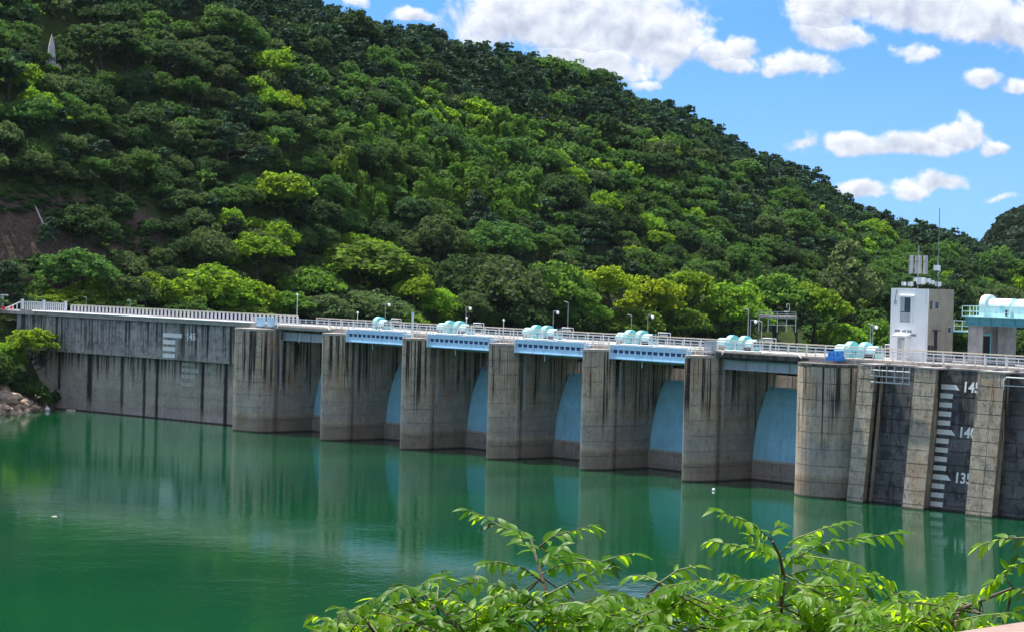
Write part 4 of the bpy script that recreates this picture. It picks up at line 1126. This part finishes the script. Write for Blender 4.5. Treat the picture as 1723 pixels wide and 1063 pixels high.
# lawn by the viewing platform
sc = []
for n_ in range(260):
    px = rs_.uniform(1245, 1350); py = rs_.uniform(552, 578)
    r_ = ray(px, py); a = r_[0] / r_[1]; Y = Yf(a) + rs_.uniform(-4, 5); X = a * Y
    sc.append((0, 'vine', X, Y, ground_xy(X, Y) - .2, rs_.uniform(.8, 1.5), rs_.uniform(.5, 1.0), px, py, 0))
wood_mass('grass_bank', sc, 'shaded green grassy bank below the small viewing platform', 'grass')

# ------------------------------------------------------------------ far hill beyond on the right
mb = MB(); NU, NV = 40, 16; vs = []
FH = [(-.10, 18), (.12, 22), (.17, 26), (.194, 34), (.2015, 52), (.208, 62), (.216, 66), (.235, 70), (.26, 74), (.32, 78), (.42, 90)]
for i in range(NU):
    a = -.10 + .52 * i / (NU - 1)
    for j in range(NV):
        Y = 960 + 420 * j / (NV - 1); k = min(1, j / (NV * .55))
        zt = lerp_tab(FH, a) - 9
        vs.append((a * Y, Y, -3 + (zt + 3) * math.sin(k * math.pi / 2) + 2.5 * mnoise.noise(Vector((a * 60, Y * .02, 0))) * k))
mb.add(vs, [(i * NV + j, (i + 1) * NV + j, (i + 1) * NV + j + 1, i * NV + j + 1) for i in range(NU - 1) for j in range(NV - 1)], True)
o = obj('far_hill', mb, M['floor']); o['kind'] = 'structure'
sc = []
def far_z(a, Y):
    k = min(1, (Y - 960) / 28 / (NV * .55)); return -3 + (lerp_tab(FH, a) - 9 + 3) * math.sin(k * math.pi / 2)
for n_ in range(900):
    a = rs_.uniform(.182, .27); Y = rs_.uniform(980, 1230)
    k = 'far'
    sc.append((0, 'far', a * Y, Y, far_z(a, Y) - 1., rs_.uniform(3.2, 5.2), rs_.uniform(6.5, 9.5), 0, 0, 0))
KIND_SHAPE['far'] = 'dark'; low_q['dark'] = [crown('dark', 440 + k, .05, 2.9) for k in range(3)]
wood_mass('far_wood', sc, 'blue-green wooded hill far behind at the right edge', 'wood')

# ------------------------------------------------------------------ the air
hz_m = bpy.data.materials.new('thin_haze'); hz_m.use_nodes = True
ht = hz_m.node_tree; ht.nodes.remove(ht.nodes['Principled BSDF'])
pv = ht.nodes.new('ShaderNodeVolumePrincipled'); pv.inputs['Color'].default_value = (.72, .86, 1., 1); pv.inputs['Density'].default_value = .000013; pv.inputs['Anisotropy'].default_value = .2
ht.links.new(pv.outputs[0], ht.nodes['Material Output'].inputs['Volume'])
hb = obj('haze', MB().box(-1000, 1000, -260, 1620, -12, 190), hz_m); hb['kind'] = 'stuff'
# ------------------------------------------------------------------ left bank below the dam end
def bank_z(x, y):
    # shore from the wall foot towards the left; the bank climbs to the left and back
    s_ = (-79.5 - x) + (y - 385) * .30
    z = s_ * .62 + 1.3 * mnoise.noise(Vector((x * .22, y * .22, 0))) + .6 * mnoise.noise(Vector((x * .7, y * .7, 4)))
    return max(-3, min(z, 15.2))
mb = MB(); vs = []; NX, NY = 56, 60
for i in range(NX):
    for j in range(NY):
        x = -150 + 84 * i / (NX - 1); y = 330 + 82 * j / (NY - 1)
        vs.append((x, y, bank_z(x, y)))
mb.add(vs, [(i * NY + j, (i + 1) * NY + j, (i + 1) * NY + j + 1, i * NY + j + 1) for i in range(NX - 1) for j in range(NY - 1)], True)
mm, t, b = new_mat('bank_earth')
pos = t.add('ShaderNodeNewGeometry').outputs['Position']; z_ = t.sep(pos)[2]
n = t.noise(pos, .8, 5, .7)
c = t.mix(t.ss(n, .4, .62), (.05, .06, .025), (.10, .085, .055))
c = t.mix(t.ss(t.m('ADD', z_, t.m('MULTIPLY', n, 3.)), 3.2, 5.0, 1., 0.), c, (.30, .235, .18))
t.put(b.inputs['Base Color'], c); b.inputs['Roughness'].default_value = .95
t.put(b.inputs['Normal'], t.bump(t.noise(pos, 1.6, 6, .7), 1., .6))
o = obj('bank', mb, mm); o['kind'] = 'structure'
def bank_hit(px, py):
    r = ray(px, py); Y = 340.
    while Y < 411:
        x = r[0] / r[1] * Y; z = CAM_H + r[2] / r[1] * Y
        if z <= bank_z(x, Y): return x, Y, z
        Y += .25
    return r[0] / r[1] * 405, 405., CAM_H + r[2] / r[1] * 405
# rocks along the waterline
def rock_mesh(seed):
    rr = np.random.RandomState(seed); bm_v = []; mb = MB()
    n, m_ = 9, 6; sx = rr.uniform(.8, 1.3, 3); ph = rr.uniform(0, 9, 3)
    for i in range(m_ + 1):
        th = math.pi * i / m_
        for k in range(n):
            a = 2 * math.pi * k / n
            d = Vector((math.sin(th) * math.cos(a), math.sin(th) * math.sin(a), math.cos(th)))
            f = 1 + .45 * mnoise.noise(d * 1.6 + Vector(ph)) + .15 * mnoise.noise(d * 4 + Vector(ph))
            bm_v.append((d.x * f * sx[0], d.y * f * sx[1], d.z * f * .7 * sx[2]))
    mb.add(bm_v, [(i * n + k, (i + 1) * n + k, (i + 1) * n + (k + 1) % n, i * n + (k + 1) % n) for i in range(m_) for k in range(n)], False)
    me = mb.mesh('boulder'); me.materials.append(M['rock']); return me
rocks = [rock_mesh(k) for k in range(5)]
RL = [(8, 668, 2.1, 'largest tan boulder at the left edge of the shore'), (22, 676, 1.3, 'tan boulder right of the largest one on the left shore'), (3, 686, 1.2, 'tan boulder at the waterline in the left corner of the shore'), (30, 684, 1.0, 'squat tan boulder at the waterline below the dark bush'),
      (42, 680, 1.1, 'tan boulder in the middle of the left shore'), (50, 686, .8, 'small tan boulder right of the middle of the left shore'), (58, 685, .9, 'last tan boulder of the shore before the white buoy'), (16, 688, .7, 'small tan boulder low at the left waterline'),
      (37, 672, .8, 'small tan boulder above the others on the left shore'), (45, 689, .6, 'smallest tan boulder at the waterline'), (12, 655, 1.0, 'tan boulder half hidden under the bush on the left bank'), (27, 664, .8, 'flat tan boulder between bush and shore')]
for k, (px, py, s_, lab) in enumerate(RL):
    x, y, z = bank_hit(px, py)
    o = link('boulder', rocks[k % 5], None, None, (x, y, z - .05), rnd.uniform(0, 6)); o.scale = (s_ * 1.2, s_, s_ * .85); tag(o, lab, 'boulder', 'tan boulders on the left shore')
pebble = []
mb = MB()
for n_ in range(420):
    px, py = rnd.uniform(-160, 80), rnd.uniform(655, 696); x, y, z = bank_hit(px, py)
    if z > 5 or z < -.4: continue
    s_ = rnd.uniform(.12, .42); q = [Vector((rnd.uniform(-1, 1), rnd.uniform(-1, 1), rnd.uniform(0, .8))) * s_ for _ in range(4)]
    c = Vector((x, y, z)); vs = [c + Vector((-s_, -s_, -.1)), c + Vector((s_, -s_ * .8, -.1)), c + Vector((s_ * .8, s_, -.1)), c + Vector((-s_ * .9, s_ * .8, -.1)), c + Vector((-s_ * .5, -s_ * .6, s_)), c + Vector((s_ * .6, -s_ * .4, s_ * .8)), c + Vector((s_ * .4, s_ * .6, s_ * .9)), c + Vector((-s_ * .6, s_ * .4, s_ * .7))]
    mb.add(vs, [(4, 5, 6, 7), (0, 1, 5, 4), (1, 2, 6, 5), (2, 3, 7, 6), (3, 0, 4, 7)])
o = obj('rubble', mb, M['rock']); tag(o, 'tan stones and rubble along the left shore', 'stones', None, 'stuff')
# bushes of the bank: photo x, top y, base y, width, kind
for (px, y0, y1, w_, kind, lab) in ((50, 534, 662, 82, 'bright', 'bright yellow-green bushy tree in front of the left end of the dam'), (8, 560, 640, 70, 'bright', 'bright green bush at the left edge below the road'),
                                    (14, 525, 590, 70, 'mid', 'pale green low bush beside the red barrier'), (66, 575, 640, 36, 'olive', 'dull green bush against the upper wall at the left'), (58, 632, 676, 40, 'mid', 'small green bush above the white buoy'),
                                    (76, 660, 686, 26, 'mid', 'smallest green bush at the foot of the dam wall'), (-30, 560, 660, 90, 'mid', 'green bush beyond the left edge of the bank'), (28, 612, 665, 56, 'dark', 'dark bush over the boulders of the left shore'), (-8, 610, 660, 50, 'dark', 'dark bush at the left edge over the largest boulder'),
                                    (92, 655, 690, 24, 'dark', 'dark green shrub on the stepped footing of the wall')):
    x, y, z = bank_hit(px, y1); s_ = y / F_PX
    place_tree(kind, x, y, z - .3, w_ / 2 * s_ * 1.05, (y1 - y0) * s_ + .3, lab, None, 'bush')
o = obj('buoy', MB().ball((0, 0, .12), .42, 10, 8).tube([(0, 0, .5), (0, 0, .62)], .08, 6), M['white'], None, at(80, 690, 392.)); o.location.z = .1; tag(o, 'white round buoy floating at the foot of the left bank', 'buoy')
p = at(119, 688, 392.); t = thing('float', 'pale flat float moored at the foot of the dam wall', 'float', (p.x, p.y, 0), LROT)
obj('hull', MB().box(-.8, .8, -.35, .35, -.1, .28), M['cream'], t); obj('deck_plate', MB().box(-.7, .7, -.3, .3, .28, .34), M['slab'], t)
p = at(91, 869, 260); o = obj('floating_leaf_litter', MB().box(-.25, .25, -.12, .12, -.02, .05).box(-.1, .3, -.05, .2, .05, .08), M['cream'], None, (p.x, p.y * 1.0, 0)); 
r_ = ray(91, 869); k_ = -CAM_H / r_[2]; o.location = (r_[0] * k_, r_[1] * k_, 0.01); tag(o, 'small pale piece of debris floating on the green water at the left', 'debris')
r_ = ray(1201, 825); k_ = -CAM_H / r_[2]
o = obj('float', MB().ball((0, 0, .1), .22, 8, 6), M['white'], None, (r_[0] * k_, r_[1] * k_, 0)); tag(o, 'tiny white float on the water below the sixth pier', 'float')
# road end at the left: red barriers and a sign gantry
for k, (px, py, lab) in enumerate(((4, 517, 'red plastic road barrier at the very left edge'), (18, 518, 'red plastic road barrier right beside the sloping white fence'))):
    p = at(px, py, 408.); t = thing('road_barrier', lab, 'barrier', (p.x, p.y, 15.55), LROT, 'red road barriers')
    obj('body', MB().extrude([(-.3, 0), (.3, 0), (.22, .5), (.1, 1.0), (-.1, 1.0), (-.22, .5)], -.7, .7), M['red'], t); obj('stripe', MB().box(-.5, .5, -.25, -.2, .52, .68), M['white'], t)
p = at(3, 515, 412.); t = thing('signal_post', 'pale grey traffic post with short arms at the left edge', 'post', (p.x, p.y, 15.5), LROT)
obj('pole', MB().box(-.3, .3, -.15, .15, 0, 3.0).box(-.35, .35, -.2, .2, 0, .15), M['grey_paint'], t)
for z in (1.9, 2.9): obj('arm', MB().box(-.3, 1.7, -.12, .12, z, z + .22), M['rail'], t)
obj('base', MB().box(-.6, 1.1, -.3, .3, .0, .35), M['grey_paint'], t)

# ------------------------------------------------------------------ on the hill
X, Y, z = ground_hit(86, 112)
t = thing('monument', 'pale pointed stone monument standing among the trees at the upper left', 'monument', (X, Y, z), R(25))
s_ = Y / F_PX; hh = 54 * s_
prof = [(0, 1.1), (.3, 1.0), (.62, .74), (.8, .42), (1., .02)]
mb = MB(); n = 4
vs = []
for h_, w_ in prof: vs += [(w_ * math.cos(R(90 * k + 45)), w_ * math.sin(R(90 * k + 45)), h_ * hh) for k in range(4)]
mb.add(vs, [(i * 4 + k, i * 4 + (k + 1) % 4, (i + 1) * 4 + (k + 1) % 4, (i + 1) * 4 + k) for i in range(len(prof) - 1) for k in range(4)])
obj('shaft', mb, M['stone'], t); obj('plinth', MB().box(-1.4, 1.4, -1.4, 1.4, -1, .4), M['pillar'], t); obj('step', MB().box(-1.7, 1.7, -1.7, 1.7, -1.5, 0), M['pillar'], t)
for px, py, w_, h_, kind, lab in ((74, 112, 26, 30, 'mid', 'round bush at the left foot of the pale monument'), (100, 116, 34, 40, 'dark', 'dark round bush at the right foot of the pale monument'), (86, 126, 30, 24, 'fresh', 'low green bush in front of the pale monument'), (58, 104, 30, 26, 'vine', 'vine-covered bush left of the pale monument')):
    X, Y, z = ground_hit(px, py); s_ = Y / F_PX
    place_tree(kind, X, Y, z - .3, w_ / 2 * s_, h_ * s_, lab, None, 'bush')
POLES = [(619, 195, 234, 'pale utility pole standing highest above the second pier'), (802, 248, 294, 'pale utility pole among yellow-green trees above the third pier'), (911, 194, 212, 'left of two pale poles close together high on the slope'), (919, 193, 213, 'right of two pale poles close together high on the slope'),
         (1128, 214, 246, 'pale thin pole below the skyline above the sixth pier'), (1310, 288, 324, 'pale thin pole above the broad last pier'), (1417, 348, 368, 'utility pole with one side arm above the poplar'), (1472, 356, 390, 'utility pole left of the tall green mast'), (1515, 362, 392, 'utility pole right below the skyline beside the tall green mast'), (1128 + 30, 262, 275, None)]
for px, y0, y1, lab in POLES:
    if not lab: continue
    X, Y, z = ground_hit(px, y1 + 4); s_ = Y / F_PX; h_ = (y1 - y0) * s_ + .3
    # poles rise clear of the crowns round them
    t = thing('utility_pole', lab, 'pole', (X, Y, z), R(20), 'utility poles on the hillside')
    obj('pole', MB().tube([(0, 0, 0), (0, 0, h_ + .2)], .15, 6, .11), M['polegrey'], t)
    obj('crossarm', MB().box(-.9, .9, -.06, .06, h_ - .5, h_ - .38), M['polegrey'], t)
for n_, (px, y0, y1, lab) in enumerate(((955, 508, 562, 'tall thin dark pole behind the fourth pair of hoist covers'), (1258, 520, 580, 'tall pale pole left of the viewing platform'), (1281, 540, 582, 'shorter bent-topped pole beside the tall pale pole'), (1468, 545, 588, 'dark lamp pole left of the control house'), (1062, 530, 565, 'thin pole between the fifth hoist covers'), (145, 500, 528, 'short thin pole behind the balustrade, left'), (219, 505, 530, 'thin pole behind the balustrade above the wall gauge'))):
    v_ = -13.5; r_ = ray(px, y1)
    k_ = (v_ + (OX * DN.x + OY * DN.y)) / (r_[0] * DN.x + r_[1] * DN.y); X, Y = r_[0] * k_, r_[1] * k_
    s_ = Y / F_PX
    t = thing('lamp_pole', lab, 'pole', (X, Y, 15.9), ROT, 'thin poles along the far edge of the deck')
    h_ = (590 - y0) * s_ if px > 1200 else at(px, y0, Y).z - 15.9
    h_ = at(px, y0, Y).z - 15.9
    obj('pole', MB().tube([(0, 0, 0), (0, 0, h_)], .055, 6), M['pole'] if n_ not in (1, 2) else M['polegrey'], t)
    obj('arm', MB().tube([(0, 0, h_ - .1), (-.8, 0, h_ + .05)], .05, 5), M['pole'], t)
# viewing platform on the far bank
p = at(1318, 535, 520.); t = thing('viewing_platform', 'small pale raised viewing platform with rails on the far bank', 'platform', (p.x, p.y, p.z - .9), R(-10)); t.scale = (.8, .8, .72)
s_ = p.y / F_PX
obj('floor', MB().box(-4.2, 3.6, -1.5, 2.2, 1.1, 1.9), M['slab'], t)
o = obj('floor', MB().box(-7.0, -4.22, -.8, 2.0, 1.2, 1.9), M['pillar'], t); o['label'] = 'darker shaded left wing'  # shade of this wing put into the colour by a darker concrete
for x in (-6.6, -4.1, -1.6, .9, 3.4): obj('leg', MB().box(x, x + .2, -1.4, -1.2, -3.0, 1.1), M['rail'], t)
for x in (-6.9, -4.1, -1.6, .9, 3.4): obj('post', MB().box(x, x + .12, -1.45, -1.3, 1.9, 3.1), M['rail'], t)
for z in (2.5, 3.1): obj('rail', MB().box(-6.9, 3.5, -1.43, -1.35, z - .05, z + .05), M['rail'], t)
obj('rail', MB().box(-4.1, 3.5, -1.4, -1.3, -.9, -.75), M['rail'], t)
obj('ladder_hoop', MB().tube([(.2, 0, 3.2), (1.6, 0, 3.3), (1.6, 0, 5.5), (.9, 0, 5.5), (.9, 0, 4.3)], .09, 5), M['white'], t)
# pale line down the bare cut
a_, b_, c_ = [Vector(ground_hit(*q)) + Vector((0, -.6, .5)) for q in ((60, 352), (74, 385), (95, 412))]
o = obj('drain_pipe', MB().tube([a_, b_, c_], .16, 6), M['polegrey']); tag(o, 'thin pale pipe running down the bare brown cut slope', 'pipe')

# ------------------------------------------------------------------ near bank, rail and saplings in front
mb = MB(); vs = []; NX, NY = 24, 24
for i in range(NX):
    for j in range(NY):
        x = -60 + 120 * i / (NX - 1); y = -30 + 96 * j / (NY - 1)
        z = 24.2 if y < 4 else 24.2 - (y - 4) * .42
        vs.append((x, y, z + .3 * mnoise.noise(Vector((x * .2, y * .2, 1)))))
mb.add(vs, [(i * NY + j, (i + 1) * NY + j, (i + 1) * NY + j + 1, i * NY + j + 1) for i in range(NX - 1) for j in range(NY - 1)], True)
o = obj('near_bank', mb, M['floor']); o['kind'] = 'structure'
p0, p1 = at(1598, 1064, 5.2), at(1730, 1044, 5.2)
dx = (p1 - p0); p1 = Vector((p1.x, 5.2 + 1.0, p0.z + .0))
p1 = at(1730, 1044, 5.2 * ((p0.z - CAM_H) / (p1.z - CAM_H)) if False else 6.0)
t = thing('handrail', 'pinkish wooden handrail at the bottom right corner', 'handrail', p0, 0)
d_ = (p1 - p0); ln_ = d_.length; an_ = math.atan2(d_.y, d_.x); sl_ = math.asin(d_.z / ln_)
mb = MB().box(-1.2, ln_ * 4, -.14, 0, -.05, 0)
o = obj('rail', mb, M['wood'], t); o.rotation_euler = (0, -sl_, an_)
for x in (.55, 1.6):
    q = Matrix.Rotation(an_, 3, 'Z') @ Vector((x, -.05, 0))
    obj('post', MB().box(-.05, .05, -.05, .05, -1.3, -.06 + x * math.tan(sl_) - .02), M['wood'], t, (q.x, q.y, 0), an_)

def leaf_mesh(seed):
    r_ = random.Random(seed); n = 6; mb = MB(); vs = []
    curl = r_.uniform(.10, .34); fold = r_.uniform(.12, .42); tw = r_.uniform(-.25, .25)
    for i in range(n + 1):
        s_ = i / n
        w_ = .205 * (math.sin(math.pi * s_ ** .80) ** .85) * (1 - .25 * s_) + .004
        z = -curl * s_ * s_; sw = tw * s_ * s_ * .4
        a = r_.uniform(-.012, .012)
        vs += [(s_, sw - w_, z + w_ * fold + a), (s_, sw, z), (s_, sw + w_, z + w_ * fold - a)]
    fs = []
    for i in range(n):
        o = i * 3; fs += [(o, o + 3, o + 4, o + 1), (o + 1, o + 4, o + 5, o + 2)]
    mb.add(vs, fs, True); return mb.mesh('leaf')
def near_leaf(name, c0, c1, ctr):
    m, t, b = new_mat(name)
    pos = t.add('ShaderNodeNewGeometry').outputs['Position']
    oi = t.add('ShaderNodeObjectInfo').outputs['Random']
    tc = t.sep(t.add('ShaderNodeTexCoord').outputs['Object'])
    c = t.mix(oi, c0, c1)
    c = t.mix(t.ss(t.noise(pos, 14, 3, .6), .60, .72, 0., .6), c, (.10, .085, .02))
    # veins: pale midrib and side veins
    mid = t.ss(t.m('ABSOLUTE', tc[1]), .006, .022, 1., 0.)
    side = t.ss(t.m('PINGPONG', t.m('ADD', tc[0], t.m('MULTIPLY', t.m('ABSOLUTE', tc[1]), -.8)), .055), .0, .012, .5, 0.)
    c = t.mix(t.m('MULTIPLY', t.m('MAXIMUM', mid, side), .22), c, tuple(min(1, k * 1.9) for k in c1))
    t.put(b.inputs['Base Color'], c); b.inputs['Roughness'].default_value = .42; b.inputs['Specular IOR Level'].default_value = .16
    t.put(b.inputs['Normal'], t.bump(t.m('ADD', side, t.noise(pos, 60, 2)), .25, .004))
    tr = t.add('ShaderNodeBsdfTranslucent'); t.put(tr.inputs[0], t.mix(oi, ctr, tuple(k * 1.25 for k in ctr)))
    mx = t.add('ShaderNodeMixShader'); mx.inputs[0].default_value = .52
    t.l.new(b.outputs[0], mx.inputs[1]); t.l.new(tr.outputs[0], mx.inputs[2]); t.l.new(mx.outputs[0], t.n['Material Output'].inputs[0])
    return m
NL = [near_leaf('sapling_leaf', (.050, .140, .006), (.105, .220, .008), (.38, .62, .008)), near_leaf('young_sapling_leaf', (.11, .23, .006), (.17, .28, .008), (.50, .68, .010)), near_leaf('old_sapling_leaf', (.018, .055, .010), (.034, .085, .012), (.10, .20, .008))]
leaf_me = []
for k in range(12):
    me = leaf_mesh(70 + k); me.materials.append(NL[(0, 1, 0, 2, 0, 1, 0, 2, 1, 0, 0, 1)[k]]); leaf_me.append(me)
M['twig'] = plain('twig_bark', (.085, .055, .038), .8, var=.3, scale=40.)
M['green_twig'] = plain('green_twig', (.13, .16, .04), .6, var=.2, scale=40.)
rl = random.Random(23)
def sapling(label, Y, stems, twigs, nfill, fill_box, cap=298):
    """stems and twigs in photo pixels at the distance Y; leaves alternate along the twigs"""
    root_px = stems[0][0]; p = at(*root_px, Y)
    gz_ = 24.2 - (Y - 4) * .42
    root = thing('sapling', label, 'sapling', (p.x, Y, gz_)); base = Vector((p.x, Y, gz_))
    stem_pts = []
    for k, s_ in enumerate(stems):
        dy = rl.uniform(-.15, .15)
        pts = [at(x, y, Y + dy * i) - base for i, (x, y) in enumerate(s_)]
        pts = [Vector((pts[0].x + rl.uniform(-.1, .1), pts[0].y, -.1))] + pts
        obj('stem', MB().tube(pts, .020, 6, .008), M['twig'], root)
        stem_pts += pts[1:]
    allt = []
    for tw in twigs:
        d0 = rl.uniform(-.5, .5)
        allt.append([at(x, y, Y + d0 * i / max(1, len(tw) - 1)) - base for i, (x, y) in enumerate(tw)])
    for n_ in range(int(nfill * 2.3)):
        x0, y0, x1, y1 = fill_box
        cx, cy = rl.uniform(x0, x1), rl.uniform(y0, y1); sd = rl.choice((-1, 1)); ln_ = rl.uniform(45, 95)
        dz = rl.uniform(-.7, .7); yy_ = Y + rl.uniform(-.5, .7)
        c0 = at(cx, cy, yy_); src = min(stem_pts, key=lambda q: (q + base - c0).length)
        tw = [src, at(cx, cy, yy_) - base, at(cx + sd * ln_ * .5, cy - rl.uniform(4, 26), yy_ + dz * .4) - base, at(cx + sd * ln_, cy - rl.uniform(-14, 30), yy_ + dz) - base]
        allt.append(tw)
    leaves = []
    for tw in allt:
        fill = len(tw) == 4 and tw[0] in stem_pts
        obj('twig', MB().tube(tw, .0065, 5, .0022), M['green_twig'] if rl.random() < .5 else M['twig'], root)
        seg = tw[1:] if fill else tw
        L_ = sum((b_ - a_).length for a_, b_ in zip(seg, seg[1:])); step = .026; s_ = .03 if fill else .05; side = 1
        while s_ < L_:
            q = s_; 
            for a_, b_ in zip(seg, seg[1:]):
                l_ = (b_ - a_).length
                if q <= l_: break
                q -= l_
            d_ = (b_ - a_).normalized(); pos_ = a_ + d_ * min(q, l_)
            leaves.append((pos_, d_, side, s_ / L_)); side = -side; s_ += step * rl.uniform(.8, 1.25)
        leaves.append((seg[-1], (seg[-1] - seg[-2]).normalized(), 0, 1.))
    rl.shuffle(leaves)
    extra = MB(); mats_extra = NL[0]
    for i_, (pos_, d_, side, f) in enumerate(leaves):
        # across the twig, roughly level, with the blades hanging a little
        up = Vector((rl.uniform(-.25, .25), rl.uniform(-.85, .15), 1)).normalized()
        acr = d_.cross(up).normalized() * side
        ax = (d_ * rl.uniform(.45, 1.0) + acr * rl.uniform(.55, 1.0) + Vector((0, 0, -rl.uniform(.05, .55))) + Vector((0, rl.uniform(-.3, .3), 0))).normalized()
        nz_ = (up - ax * up.dot(ax)).normalized()
        yv = nz_.cross(ax)
        s_ = rl.uniform(.082, .140) * (1.0 - .25 * abs(f - .5))
        mt = Matrix((ax * s_, yv * s_, nz_ * s_)).transposed().to_4x4(); mt.translation = pos_
        me = rl.choice(leaf_me)
        if i_ < cap:
            o = bpy.data.objects.new('leaf', me); COL.objects.link(o); o.parent = root; o.matrix_local = mt
        else:
            extra.add([mt @ v.co for v in me.vertices], [tuple(p_.vertices) for p_ in me.polygons], True)
    if extra.v:
        o = obj('leaves', extra, mats_extra, root); o['kind'] = 'stuff'
    print('SAPLING', len(leaves))
    return root
sapling('leafy sapling with a bare leader rising in front of the fourth pier reflection', 15.0,
        [[(935, 1090), (925, 1020), (912, 970), (900, 930), (893, 905)], [(800, 1090), (768, 1050), (735, 1015), (702, 990)]],
        [[(893, 905), (865, 893), (840, 885), (815, 868), (788, 857)], [(900, 925), (930, 902), (960, 893), (997, 884)], [(905, 945), (950, 935), (1010, 945), (1040, 935), (1068, 930)],
         [(900, 930), (880, 908), (872, 890)], [(915, 980), (880, 955), (840, 945), (815, 947)], [(920, 1000), (960, 980), (1000, 962), (1035, 952)], [(912, 965), (940, 950), (975, 945), (1000, 950)], [(925, 1020), (880, 1000), (840, 985), (800, 975)],
         [(905, 945), (930, 930), (945, 915)], [(702, 990), (680, 985), (650, 1000)], [(735, 1015), (738, 985), (745, 965)], [(735, 1015), (770, 985), (802, 978)], [(768, 1050), (700, 1030), (655, 1025)], [(768, 1050), (820, 1030), (872, 1018)],
         [(702, 990), (720, 975), (748, 972)]],
        24, (650, 1005, 980, 1085))
sapling('tallest leafy sapling with forked tips in front of the last pier reflection', 15.4,
        [[(1308, 1090), (1314, 1020), (1318, 965), (1312, 935), (1300, 910)]],
        [[(1300, 910), (1270, 885), (1240, 870), (1203, 857)], [(1312, 935), (1270, 925), (1230, 915), (1195, 910)], [(1312, 930), (1340, 905), (1380, 890), (1422, 878)], [(1318, 950), (1380, 915), (1440, 905), (1514, 896)],
         [(1316, 940), (1360, 935), (1400, 940), (1440, 948)], [(1318, 970), (1360, 958), (1410, 955), (1440, 975)], [(1300, 915), (1297, 895), (1312, 880)], [(1318, 990), (1270, 975), (1230, 980), (1190, 975)], [(1318, 1000), (1370, 985), (1420, 985), (1475, 990)],
         [(1312, 935), (1290, 920), (1262, 900)], [(1316, 945), (1340, 925), (1362, 905)]],
        17, (1230, 985, 1430, 1080))
sapling('bushy leafy sapling between the two taller ones', 15.2,
        [[(1078, 1095), (1085, 1035), (1090, 1000), (1110, 980)]],
        [[(1110, 980), (1085, 968), (1062, 968)], [(1110, 980), (1140, 958), (1168, 952)], [(1090, 1000), (1130, 985), (1182, 975)], [(1085, 1010), (1050, 1000), (1018, 1002)], [(1085, 1035), (1140, 1020), (1205, 1012)], [(1085, 1040), (1030, 1035), (975, 1040)],
         [(1090, 1005), (1120, 1000), (1160, 1005)]],
        18, (1000, 1015, 1220, 1085))
sapling('leafy sapling with drooping fronds at the right edge', 14.4,
        [[(1602, 1090), (1608, 1045), (1615, 1025), (1650, 1010), (1705, 988)], [(1830, 1090), (1800, 1010), (1765, 925)]],
        [[(1765, 925), (1723, 905), (1690, 905), (1650, 917)], [(1785, 960), (1720, 945), (1685, 965), (1658, 990)], [(1705, 988), (1690, 970), (1700, 950)], [(1615, 1025), (1560, 1015), (1500, 1012)], [(1650, 1010), (1600, 1000), (1560, 1008)],
         [(1608, 1045), (1650, 1035), (1700, 1030)], [(1795, 990), (1740, 985), (1690, 995)], [(1615, 1030), (1575, 1035), (1530, 1045)]],
        11, (1480, 1025, 1700, 1080))
sapling('low leafy sapling filling the gap left of the right edge', 15.8,
        [[(1500, 1095), (1490, 1050), (1478, 1020)]],
        [[(1478, 1020), (1440, 1003), (1400, 1000)], [(1490, 1040), (1540, 1012), (1598, 1010)], [(1490, 1050), (1430, 1040), (1380, 1048)], [(1478, 1020), (1500, 1000), (1530, 995)]],
        12, (1400, 1025, 1580, 1085))
sapling('lowest leafy sapling peeping up left of the leader sapling', 15.1,
        [[(650, 1095), (625, 1055), (612, 1035)]],
        [[(625, 1055), (590, 1050), (535, 1052)], [(612, 1035), (640, 1030), (672, 1040)], [(625, 1055), (660, 1050), (700, 1052)]],
        5, (560, 1052, 680, 1090))
